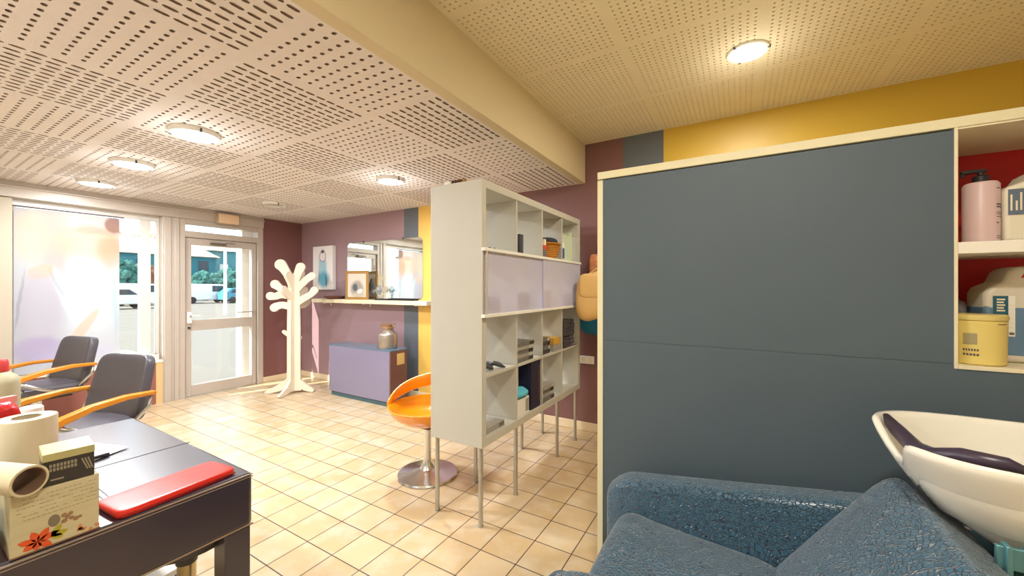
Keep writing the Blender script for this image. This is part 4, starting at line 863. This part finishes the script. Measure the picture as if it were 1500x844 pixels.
bm = nb(); box(bm, -0.15, 0.15, -0.10, 0.10, 0, 0.20); obj('body', bm, stripes('blue striped card', 1, [(-9, rgb(236, 238, 242))] + [(y_ / 1000, rgb(70, 110, 190) if i_ % 2 == 0 else rgb(236, 238, 242)) for i_, y_ in enumerate(range(-90, 100, 18))]), t_, bevel=0.003)
bm = nb(); box(bm, -0.154, 0.154, -0.104, 0.104, 0.18, 0.205); obj('lid', bm, WHITEP, t_, bevel=0.003)

# ------------------------------------------------ things in the shop window
t_ = tag(obj('hanging_poster', (lambda b: (box(b, 0, 0.004, 0.825, 1.60, 0.50 + 0.06, 2.27), b)[1])(nb()), painted('salon poster print', rgb(214, 214, 218), [
    (1.22, 2.14, 0.40, 0.16, 0.0, rgb(232, 216, 202), 0.3, 0.58), (1.10, 1.95, 0.13, 0.34, 0, rgb(212, 184, 172), 0.5, 0.54), (1.35, 1.93, 0.30, 0.16, 0, rgb(228, 200, 170), 0.5, 0.58), (1.52, 1.90, 0.10, 0.22, 0, rgb(222, 172, 130), 0.5, 0.54),
    (1.36, 2.10, 0.12, 0.05, 0.1, rgb(214, 168, 140), 0.5, 0.43), (1.56, 2.18, 0.08, 0.09, 0, rgb(160, 96, 66), 0.2, 0.65), (0.93, 1.98, 0.12, 0.26, 0, rgb(220, 214, 190), 0.4, 0.58),
    (1.0, 1.62, 0.10, 0.07, 0.6, rgb(236, 204, 176), 0.2, 0.58), (0.99, 1.18, 0.15, 0.42, 0, rgb(208, 200, 212), 0.2, 0.50), (0.99, 0.80, 0.17, 0.14, 0, rgb(196, 176, 214), 0.3, 0.50), (1.18, 1.35, 0.05, 0.32, 0.25, rgb(228, 234, 240), 0.2, 0.58),
    (1.12, 1.48, 0.012, 0.16, 0.35, rgb(160, 160, 170), 0.6, 0.3), (0.86, 1.32, 0.012, 0.30, -0.1, rgb(160, 160, 176), 0.4, 0.43), (1.40, 1.30, 0.20, 0.36, 0.05, rgb(222, 226, 228), 0.3, 0.43), (1.56, 1.30, 0.02, 0.40, 0.02, rgb(184, 208, 222), 0.5, 0.43),
    (1.30, 0.98, 0.045, 0.26, -0.5, rgb(230, 200, 174), 0.15, 0.58), (1.25, 0.72, 0.30, 0.07, 0.1, rgb(214, 206, 226), 0.4, 0.43)], translucent=0.5, noise=0.045)),
    'large pale poster of people in white clothes hanging in the shop window', 'poster')
t_.location = (WX - 0.05, 0, 0)
bm = nb(); tube(bm, [(WX - 0.048, 0.80, 2.285), (WX - 0.048, 1.64, 2.285)], 0.008, n=8); obj('hanging_rod', bm, mat('grey rod', rgb(110, 100, 98), 0.5)).parent = t_
bpy.data.objects['hanging_rod'].location = (0.05 - WX, 0, 0)
for (y_, r_, l_) in ((1.685, 0.095, 'white fluffy flower ball on the window sill, left of the pair'), (1.845, 0.06, 'white fluffy flower ball on the window sill, right of the pair')):
    t_ = thing('flower_ball', l_, 'ornament', (WX - 0.06, y_, 0.545), 0, 'white flower balls on the sill')
    bm = nb(); bmesh.ops.create_icosphere(bm, subdivisions=4, radius=r_ )
    for v_ in bm.verts:
        n_ = v_.co.normalized(); k_ = 1 + 0.10 * math.sin(n_.x * 17 + 1) * math.sin(n_.y * 15) * math.sin(n_.z * 16 + 2); v_.co = n_ * r_ * k_
        v_.co.z = max(v_.co.z * 0.8 , -r_ * 0.72) + r_ * 0.72
    obj('petals', bm, mat('white petals', rgb(250, 248, 244), 0.8, bump=0.5, bscale=60), t_, smooth=True)
    bm = nb(); lathe(bm, [(0, 0), (0.03, 0), (0.03, 0.008), (0, 0.008)], n=16); obj('foot', bm, WHITEP, t_)
t_ = thing('candle_holder', 'small pale candle holder on the window sill beside the door pillar', 'ornament', (WX - 0.05, 1.93, 0.545))
bm = nb(); lathe(bm, [(0, 0), (0.035, 0), (0.035, 0.07), (0.03, 0.075), (0.03, 0.03), (0, 0.03)], n=24); obj('cup', bm, WHITEM, t_, smooth='auto')
bm = nb(); lathe(bm, [(0, 0.03), (0.02, 0.03), (0.02, 0.085), (0, 0.085)], n=16); obj('candle', bm, mat('brown wax', rgb(150, 120, 100), 0.5), t_, smooth='auto')
t_ = thing('sign_box', 'small beige lightbox above the glazed door', 'sign', (WX + 0.03, 2.68, 2.34))
bm = nb(); box(bm, 0, 0.07, -0.14, 0.14, 0, 0.15); obj('housing', bm, mat('brown grey plastic', rgb(176, 156, 132), 0.5), t_, bevel=0.004)
bm = nb(); box(bm, 0.07, 0.074, -0.125, 0.125, 0.012, 0.138); obj('face', bm, mat('peach panel', rgb(236, 206, 170), 0.5), t_, bevel=0.002)

# ------------------------------------------------ niche bottles
NS = 1.594; NB = 1.2095
PINKM = mat('powder pink plastic', rgb(214, 186, 186), 0.4)
t_ = thing('pump_bottle', 'powder pink pump bottle with black pump on the upper niche shelf', 'bottle', (0.672, 1.86, NS))
bm = nb(); lathe(bm, [(0, 0), (0.038, 0), (0.041, 0.004), (0.041, 0.188), (0.036, 0.196), (0.016, 0.199), (0, 0.199)], n=36); obj('body', bm, PINKM, t_, smooth='auto')
bm = nb(); lathe(bm, [(0, 0.198), (0.019, 0.198), (0.019, 0.218), (0.008, 0.222), (0.008, 0.232), (0, 0.232)], n=24); box(bm, -0.045, 0.012, -0.009, 0.009, 0.230, 0.241); box(bm, -0.045, -0.036, -0.006, 0.006, 0.220, 0.232); obj('pump', bm, BLACKP, t_, bevel=0.002)
INK = mat('charcoal ink', rgb(84, 70, 76), 0.5)
bm = nb()
random.seed(3)
for (z_, hh, wd) in ((0.170, 0.003, 0.014), (0.118, 0.0045, 0.026), (0.110, 0.0045, 0.026), (0.094, 0.002, 0.030), (0.089, 0.002, 0.028), (0.080, 0.002, 0.030), (0.060, 0.004, 0.008), (0.020, 0.002, 0.026), (0.014, 0.002, 0.026)):
    a0 = -1.02; u = 0
    while u < wd:
        l_ = random.uniform(0.0015, 0.004); a_ = a0 + u / 0.041; a_2 = a0 + min(u + l_, wd) / 0.041
        P = [Vector((0.0412 * math.cos(x_), 0.0412 * math.sin(x_), z_ + y_)) for x_, y_ in ((a_, 0), (a_2, 0), (a_2, hh), (a_, hh))]; extrude_poly(bm, P, (0.0004 * math.cos(a_), 0.0004 * math.sin(a_), 0)); u += l_ + 0.001
obj('printed_text', bm, INK, t_)
def jerrycan(x, y, z, w_, d_, h, m, label, liquid=None, capc=None, labc=None, rz=0, hole=True):
    """flat canister with shoulder, grip opening and cap; broad face in the x-z plane"""
    t_ = thing('jerrycan', label, 'jerrycan', (x, y, z), rz)
    bm = nb(); hw = w_ / 2
    outer = [(-hw, 0.0), (hw, 0.0), (hw, h * 0.72), (hw - 0.02, h * 0.80), (hw * 0.55, h * 0.86), (hw * 0.5, h * 0.97), (hw * 0.2, h), (-hw * 0.35, h), (-hw * 0.5, h * 0.95), (-hw * 0.62, h * 0.84), (-hw + 0.01, h * 0.78), (-hw, h * 0.72)]
    extrude_poly(bm, [(a, -d_ / 2, b) for a, b in outer], (0, d_, 0))
    o_ = obj('body', bm, m, t_, bevel=0.014, seg=3)
    if hole:
        bm = nb(); P = [(-hw * 0.30 + 0.0, h * 0.88), (hw * 0.32, h * 0.88), (hw * 0.32, h * 0.93), (-hw * 0.22, h * 0.93)]
        extrude_poly(bm, [(a, -d_ / 2 - 0.001, b) for a, b in P], (0, 0.004, 0)); obj('grip_opening', bm, MATS['red paint'], t_)
    if liquid:
        bm = nb(); box(bm, -hw - 0.0008, hw + 0.0008, -d_ / 2 - 0.0008, d_ / 2 + 0.0008, 0.015, h * 0.60); obj('liquid', bm, liquid, t_, bevel=0.012, seg=3)
    bm = nb(); lathe(bm, [(0, h * 0.84), (0.026, h * 0.84), (0.026, h * 0.97), (0, h * 0.97)], (hw * 0.72, 0, 0.0), n=24); obj('cap', bm, capc or WHITEP, t_, smooth='auto')
    return t_
TRANSL = mat('milky translucent plastic', rgb(226, 218, 196), 0.4)
j = jerrycan(0.835, 1.90, NS, 0.24, 0.12, 0.225, TRANSL, 'milky white jerrycan beside the pink pump bottle on the upper niche shelf', hole=False)
bm = nb(); box(bm, -0.112, -0.046, -0.0625, -0.0605, 0.085, 0.165); obj('label_sheet', bm, mat('slate blue label', rgb(96, 110, 130), 0.5), j)
bm = nb()
for k, (u, ht) in enumerate([(0.0, 0.05), (0.011, 0.03), (0.02, 0.055), (0.031, 0.04), (0.042, 0.05)]): box(bm, -0.108 + u, -0.104 + u, -0.0635, -0.0625, 0.098, 0.098 + ht)
obj('printed_letters', bm, CREAM, j)
BLUEL = mat('blue liquid tint', rgb(98, 130, 160), 0.3)
j = jerrycan(0.80, 1.95, NB, 0.22, 0.13, 0.31, mat('frosted plastic', rgb(214, 206, 190), 0.4), 'frosted jerrycan of blue liquid on the lower niche shelf', liquid=BLUEL)
bm = nb(); box(bm, -0.093, -0.045, -0.0680, -0.0662, 0.085, 0.215); obj('label_sheet', bm, WHITEP, j)
bm = nb(); box(bm, -0.093, -0.060, -0.0690, -0.0680, 0.120, 0.215); obj('label_block', bm, mat('deep teal label', rgb(30, 90, 110), 0.5), j)
bm = nb()
for k, ht in enumerate((0.006, 0.006, 0.006, 0.006, 0.006)): box(bm, -0.085, -0.067 - 0.003 * (k % 2), -0.0698, -0.0690, 0.165 + k * 0.009, 0.165 + k * 0.009 + 0.005)
for k in range(7): box(bm, -0.059, -0.049, -0.0690, -0.0680, 0.10 + k * 0.014, 0.10 + k * 0.014 + 0.002)
obj('printed_letters', bm, CREAM, j)
bm = nb()
for k in range(6): box(bm, -0.0575 + 0.0018 * k, -0.0565 + 0.0018 * k, -0.0690, -0.0680, 0.090, 0.098)
obj('bar_code', bm, BLACKP, j)
# yellow tub
t_ = thing('cream_tub', 'pale yellow tub at the front of the lower niche shelf', 'tub', (0.652, 1.83, NB))
YT = mat('pale yellow plastic', rgb(228, 206, 120), 0.35)
bm = nb(); lathe(bm, [(0, 0), (0.058, 0), (0.062, 0.004), (0.064, 0.135), (0.060, 0.140), (0, 0.140)], n=44); obj('body', bm, YT, t_, smooth='auto')
bm = nb(); lathe(bm, [(0, 0.140), (0.065, 0.140), (0.066, 0.144), (0.066, 0.154), (0.062, 0.157), (0, 0.157)], n=44); obj('lid', bm, mat('yellow lid', rgb(222, 202, 126), 0.4), t_, smooth='auto')
def arc_rects(bm, r_, items):
    for (a0, z_, wd, hh) in items:
        n_ = max(1, int(wd / 0.003))
        for k in range(n_):
            a_, a_2 = a0 + wd * k / n_ / r_, a0 + wd * (k + 1) / n_ / r_
            P = [Vector((r_ * math.cos(x_), r_ * math.sin(x_), z_ + y_)) for x_, y_ in ((a_, 0), (a_2, 0), (a_2, hh), (a_, hh))]; extrude_poly(bm, P, (0.0004 * math.cos(a_), 0.0004 * math.sin(a_), 0))
bm = nb(); arc_rects(bm, 0.0645, [(-1.2, 0.128, 0.028, 0.002)]); arc_rects(bm, 0.0645, [(-2.35 + 0.09 * k, 0.044, 0.0035, 0.007) for k in range(6)] + [(-2.35 + 0.11 * k, 0.030, 0.005, 0.006) for k in range(5)]); obj('printed_text', bm, INK, t_)
bm = nb(); arc_rects(bm, 0.0645, [(-2.35, 0.065, 0.030, 0.034)]); obj('printed_block', bm, mat('olive grey print', rgb(160, 150, 110), 0.5), t_)
bottle('bottle', 'clear bottle with green cap behind the yellow tub in the niche', 0.645, 2.00, NB, 0.042, 0.235, glassmat('clear plastic', (0.86, 0.88, 0.88, 1), 0.12, dif=0.35, dc=rgb(210, 206, 206)), mat('green plastic', rgb(30, 150, 70), 0.4), 0.45, 0.12, labm=mat('grey label', rgb(150, 150, 156), 0.5))

# ------------------------------------------------ wash chair and basin
BLUE = leather('petrol blue cracked leather', rgb(56, 96, 120), 0.3, 90, 0.9, 0.0035, sheen=0.35, colvar=rgb(20, 40, 60))
CY0, CY1 = 0.86, 1.62
wc = thing('wash_armchair', 'petrol blue cracked leather shampoo armchair in the right foreground', 'armchair', (0, 1.24, 0))
def arm(y0, y1):
    bm = nb(); S1 = []
    N_ = 24
    for k in range(N_ + 1):
        u = k / N_; x = -0.46 + 0.86 * u
        zt = 0.705 + 0.12 * u ** 1.1
        if u < 0.12: zt -= 0.05 * (1 - u / 0.12) ** 2
        w0, w1 = y0, y1
        if u < 0.06: e_ = (1 - u / 0.06) ** 2 * 0.02; w0 += e_; w1 -= e_
        r_ = 0.035; ring = []
        for (yy, zz) in ((w0, 0.12), (w0, zt - r_), (w0 + r_ * 0.3, zt - r_ * 0.3), (w0 + r_, zt), (w1 - r_, zt), (w1 - r_ * 0.3, zt - r_ * 0.3), (w1, zt - r_), (w1, 0.12)):
            ring.append(bm.verts.new((x, yy - 1.24, zz)))
        S1.append(ring)
    for a_, b_s in zip(S1, S1[1:]):
        for m_ in range(8): bm.faces.new((a_[m_], a_[(m_ + 1) % 8], b_s[(m_ + 1) % 8], b_s[m_]))
    bm.faces.new(S1[0][::-1]); bm.faces.new(S1[-1]); return bm
obj('armrest', arm(1.50, 1.625), BLUE, wc, bevel=0.012, seg=3); obj('armrest', arm(0.86, 0.985), BLUE, wc, bevel=0.012, seg=3)
def seatf(q_, p_):
    z = q_.z
    fx = (p_.x + 1) / 2
    return Vector((q_.x, q_.y, z - 0.03 * fx + 0.022 * (1 - p_.y ** 2) * max(p_.z, 0) + 0.015 * math.exp(-((fx - 0.08) / 0.12) ** 2)))
bm = nb(); superbox(bm, (-0.13, -0.0, 0.515), (0.52, 0.51, 0.20), 0.28, 26, seatf); obj('seat', bm, BLUE, wc, smooth=True)
# backrest: reclined slab; front face line (0.07,0.535)->(0.36,0.94)
def backf(q_, p_):
    bul = 0.030 * (1 - p_.y ** 2) * (1 - p_.x ** 2) * (1 if p_.z > 0 else 0)
    return Vector((q_.x, q_.y, q_.z + bul))
bm = nb(); superbox(bm, (0, 0, 0), (0.60, 0.50, 0.15), 0.22, 26, backf)
ang = math.atan2(0.405, 0.29)
Rm = Matrix.Rotation(-ang, 4, 'Y'); cen = Vector((0.188, 0.0, 0.705)) - (Rm @ Vector((0, 0, 1))) * 0.075
xf(bm, Matrix.Translation(cen) @ Rm); obj('backrest', bm, BLUE, wc, smooth=True)
bm = nb(); box(bm, -0.42, 0.30, -0.34, 0.34, 0.05, 0.40); obj('base', bm, mat('dark base', rgb(40, 48, 56), 0.5), wc, bevel=0.01)
bm = nb(); superbox(bm, (-0.55, 0, 0.27), (0.24, 0.48, 0.08), 0.35, 16); obj('leg_rest', bm, BLUE, wc, smooth=True)
# basin
CER = mat('glazed white ceramic', rgb(236, 232, 220), 0.12, coat=0.4)
wb = thing('wash_basin', 'white ceramic shampoo basin with a dark neck rest behind the blue armchair', 'basin', (0.62, 1.355, 0))
def basin():
    bm = nb(); N_ = 72; ax, by = 0.31, 0.228
    def pt(a, k, z):
        e = 0.62; x = math.copysign(abs(math.cos(a)) ** e, math.cos(a)) * ax * k; y = math.copysign(abs(math.sin(a)) ** e, math.sin(a)) * by * k
        return x, y, z
    def rim(a, base):
        x, y, _ = pt(a, 1, 0)
        fx = max(0, -x / ax); g = math.exp(-((y + 0.015) / 0.085) ** 4) * (fx ** 2)
        return base - 0.065 * g, 0.03 * g
    loops = []
    prof = [(0.10, 0.84, 'o'), (0.42, 0.865, 'o'), (0.66, 0.925, 'o'), (0.84, 0.995, 'o'), (0.91, 1.030, 'r'), (0.96, 1.056, 'r'), (0.99, 1.072, 'r'), (1.0, 1.085, 'r'), (0.985, 1.092, 'r'), (0.955, 1.090, 'r'), (0.93, 1.075, 'r'), (0.86, 1.00, 'i'), (0.72, 0.935, 'i'), (0.45, 0.905, 'i'), (0.10, 0.895, 'i')]
    for (k, z, kind) in prof:
        L_ = []
        for i in range(N_):
            a = 2 * PI * i / N_; x, y, zz = pt(a, k, z)
            if kind == 'r':
                r_, sh_ = rim(a, z); zz = r_; x += sh_ 
            elif kind in 'oi':
                r_, sh_ = rim(a, z); zz = z - (z - r_) * 0.35 * max(0, (k - 0.5) * 2)
                x += sh_ * 0.3
            L_.append(bm.verts.new((x, y, zz)))
        loops.append(L_)
    for A, B_ in zip(loops, loops[1:]):
        for i in range(N_): bm.faces.new((A[i], A[(i + 1) % N_], B_[(i + 1) % N_], B_[i]))
    bm.faces.new(loops[0][::-1]); bm.faces.new(loops[-1]); return bm
obj('bowl', basin(), CER, wb, smooth=True)
bm = nb(); tube(bm, [(-0.262, 0.15, 1.080), (-0.250, 0.09, 1.060), (-0.240, 0, 1.045), (-0.232, -0.08, 1.058), (-0.205, -0.135, 1.085), (-0.15, -0.160, 1.090), (-0.12, -0.165, 1.080)], [0.012, 0.018, 0.020, 0.020, 0.018, 0.014, 0.007], n=14)
tag_ = obj('neck_rest', bm, mat('plum rubber', rgb(62, 50, 66), 0.35), wb, smooth=True)
bm = nb(); lathe(bm, [(0, 0.893), (0.03, 0.897), (0.03, 0.901), (0, 0.903)], (0.02, 0, 0), n=20); obj('drain', bm, CHROME, wb)
TEALM = mat('teal grey metal', rgb(100, 150, 156), 0.3, metal=0.4)
bm = nb(); box(bm, -0.17, 0.15, -0.17, -0.16, 0.88, 0.925)
for x_ in (-0.16, -0.13, -0.02, 0.02): box(bm, x_, x_ + 0.01, -0.18, -0.155, 0.84, 0.93)
box(bm, -0.15, 0.15, -0.10, 0.10, 0.76, 0.83)
obj('tilt_bracket', bm, TEALM, wb, bevel=0.002)
bm = nb(); box(bm, -0.14, 0.24, -0.20, 0.24, 0.0, 0.79); obj('pedestal', bm, mat('warm white shell', rgb(226, 210, 196), 0.4), wb, bevel=0.04, seg=4)
bm = nb(); lathe(bm, [(0, 1.08), (0.025, 1.08), (0.022, 1.14), (0, 1.15)], (0.26, 0.0, 0), n=20); tube(bm, [(0.26, 0, 1.12), (0.20, 0, 1.19), (0.12, 0, 1.17)], 0.011, n=10); obj('mixer_tap', bm, CHROME, wb, smooth=True)

# ------------------------------------------------ outside
bm = nb(); box(bm, -140, WX - 0.26, -60, 120, -0.20, -0.12); struct(obj('ground', bm, mat('pale forecourt', rgb(128, 122, 115), 0.9, noise=0.08, nscale=0.5)))
bm = nb(); box(bm, -6.75, -6.58, 3.02, 3.3, -0.12, 2.9)
struct(obj('trim_5', bm, mat('white render', rgb(240, 238, 232), 0.8)))      # facade columns outside
TEAL1 = mat('teal render', rgb(40, 122, 138), 0.8, noise=0.25, nscale=0.6); TEAL2 = mat('pale teal render', rgb(76, 142, 154), 0.8, noise=0.2, nscale=0.5)
def building(x, y0, y1, h, m, label, roofh=1.2):
    t_ = thing('house', label, 'building', (x, (y0 + y1) / 2, -0.12)); w_ = (y1 - y0) / 2
    bm = nb(); box(bm, -8, 0, -w_, w_, 0, h); obj('walls', bm, m, t_)
    bm = nb(); extrude_poly(bm, [(0.4, -w_ - 0.3, h), (-8.4, -w_ - 0.3, h), (-4, -w_ - 0.3, h + roofh)], (0, 2 * w_ + 0.6, 0)); obj('roof', bm, mat('pale roof tile', rgb(206, 176, 150), 0.8), t_)
    n_ = max(1, int(w_ * 2 / 3.2))
    for f_ in range(int(h // 3)):
        for k in range(n_):
            yc = -w_ + (k + 0.5) * 2 * w_ / n_
            bm = nb(); box(bm, -0.05, 0.06, yc - 0.6, yc + 0.6, 1.0 + f_ * 3, 2.4 + f_ * 3); obj('window', bm, mat('white shutter', rgb(226, 226, 222), 0.6) if (k + f_) % 2 else mat('dark pane', rgb(40, 60, 72), 0.2), t_)
building(-66, 14, 27, 6.0, TEAL1, 'teal two storey house far across the forecourt, seen through the door pane'); building(-72, 28.5, 44, 7.5, TEAL2, 'pale teal house behind, right of the darker teal house')
building(-70, 2, 12, 6.5, TEAL2, 'pale teal house seen through the shop window'); building(-75, 46, 66, 6, TEAL1, 'long teal building at the far right of the street')
def tree(x, y, h, r_, m, label, seed):
    random.seed(seed); t_ = thing('tree', label, 'tree', (x, y, -0.12), 0, 'street trees'); 
    bm = nb(); tube(bm, [(0, 0, 0), (0.1, 0.1, h * 0.3), (0, 0, h * 0.6)], [0.28, 0.2, 0.1]); obj('trunk', bm, mat('bark', rgb(96, 74, 60), 0.9), t_)
    bm = nb()
    for k in range(150):
        v_ = Vector((random.gauss(0, 1), random.gauss(0, 1), random.gauss(0, 1))).normalized() * r_ * random.uniform(0.3, 1)
        c_ = Vector((v_.x, v_.y, h * 0.62 + v_.z * 0.9)); s_ = random.uniform(0.25, 0.55)
        bmesh.ops.create_icosphere(bm, subdivisions=1, radius=s_, matrix=Matrix.Translation(c_))
    obj('crown', bm, m, t_)
RUST = mat('russet foliage', rgb(150, 104, 84), 0.9, noise=0.4, nscale=1.5); GRN = mat('blue green foliage', rgb(60, 118, 112), 0.9, noise=0.4, nscale=1.5)
for i, (x_, y_, h_, r_, m_, l_) in enumerate([(-60, 33, 6.5, 2.6, RUST, 'russet leaved tree before the pale teal house, right in the door pane'), (-58, 22.5, 5.5, 1.8, GRN, 'blue green tree in front of the dark teal house'), (-60, 17, 6.0, 2.4, RUST, 'russet tree at the left end of the dark teal house'),
      (-52, 13.2, 6.5, 2.2, GRN, 'dark green tree seen in the narrow strip of shop window'), (-56, 10.5, 6.5, 2.4, RUST, 'russet tree left of the green one, behind the poster edge'), (-62, 27, 6.5, 2.0, GRN, 'blue green tree between the two teal houses'), (-64, 40, 7, 2.8, GRN, 'blue green tree at the right edge of the door pane')]):
    tree(x_, y_, h_ * 0.72, r_ * 0.72, m_, l_, i + 20)
t_ = thing('lamp_post', 'slim white lamp post outside seen through the door', 'lamp post', (-26, 11.06, -0.12))
bm = nb(); tube(bm, [(0, 0, 0), (0, 0, 4.6)], [0.10, 0.07]); obj('post', bm, WHITEM, t_, smooth='auto')
bm = nb(); tube(bm, [(0, 0, 4.6), (0.5, 0.3, 4.8)], 0.05); superbox(bm, (0.7, 0.42, 4.8), (0.5, 0.25, 0.12), 0.5, 8); obj('lantern', bm, WHITEM, t_)
def car(x, y, rz, m, label, van=False):
    t_ = thing('van' if van else 'car', label, 'van' if van else 'car', (x, y, -0.12), rz)
    P = [(-2.2, 0.35), (2.2, 0.35), (2.25, 0.8), (1.9, 0.95), (1.1, 1.05), (0.5, 1.55), (-1.5, 1.55), (-2.15, 1.0)] if not van else [(-2.4, 0.35), (2.4, 0.35), (2.4, 0.95), (1.9, 1.15), (1.3, 1.95), (-2.35, 2.0)]
    bm = nb(); extrude_poly(bm, [(a, -0.85, b) for a, b in P], (0, 1.7, 0)); obj('body', bm, m, t_, bevel=0.06)
    for s_ in (-1, 1):
        Q = [(0.95, 1.07), (0.45, 1.46), (-1.35, 1.46), (-1.6, 1.07)] if not van else [(1.7, 1.2), (1.2, 1.8), (0.3, 1.8), (0.3, 1.2)]
        bm = nb(); extrude_poly(bm, [(a, s_ * 0.86, b) for a, b in Q], (0, 0.02 * s_, 0)); obj('window', bm, MATS['dark pane'], t_)
        for wx in (-1.4, 1.4):
            bm = nb(); lathe(bm, [(0, -0.1), (0.33, -0.1), (0.35, 0), (0.33, 0.1), (0, 0.1)], n=20); xf(bm, Matrix.Translation((wx, s_ * 0.78, 0.35)) @ Matrix.Rotation(PI / 2, 4, 'X')); obj('wheel', bm, BLACKP, t_)
WC = mat('white car paint', rgb(240, 240, 240), 0.25)
car(-47, 12.9, PI / 2 + 0.2, WC, 'white van parked outside, seen in the narrow strip of shop window', True); car(-40, 9.9, PI / 2 + 0.1, WC, 'white car parked before the white van')
car(-48, 18.6, PI / 2, WC, 'white van parked outside at the left of the door pane', True); car(-46, 21.3, PI / 2, mat('blue car paint', rgb(70, 150, 180), 0.3), 'blue car parked outside right of the lamp post')

# printed marks, seams and panes become sub-parts of the part they sit on
CARRIER = {'printed': 'body', 'label_sheet': 'body', 'label_block': 'body', 'label_band': 'body', 'bar_code': 'body', 'grip_opening': 'body', 'base_strip': 'body', 'side_print': 'body', 'seam': 'tabletop', 'piping': 'tabletop',
           'pane': 'door_leaf', 'door_handle': 'door_leaf', 'lock': 'door_leaf', 'door_closer': 'door_leaf', 'pull_bar': 'door_leaf', 'window': 'walls', 'outlet': 'plate', 'clip': 'rim', 'hook': 'rail', 'collar': 'column', 'tooth': None}
for o_ in [k for k in bpy.data.objects if k.parent and k.parent.type == 'EMPTY' and k.type == 'MESH']:
    base_ = o_.name.split('.')[0]
    tgt = next((v for k, v in CARRIER.items() if base_.startswith(k)), None)
    if base_ == 'seam' and o_.parent.name.startswith('salon_chair'): tgt = 'seat'
    if base_ == 'pane' and o_.parent.name.startswith('window'): tgt = 'window_frame'
    if not tgt: continue
    sib = next((q_ for q_ in o_.parent.children if q_.name.split('.')[0] == tgt and q_ != o_), None)
    if sib: o_.parent = sib
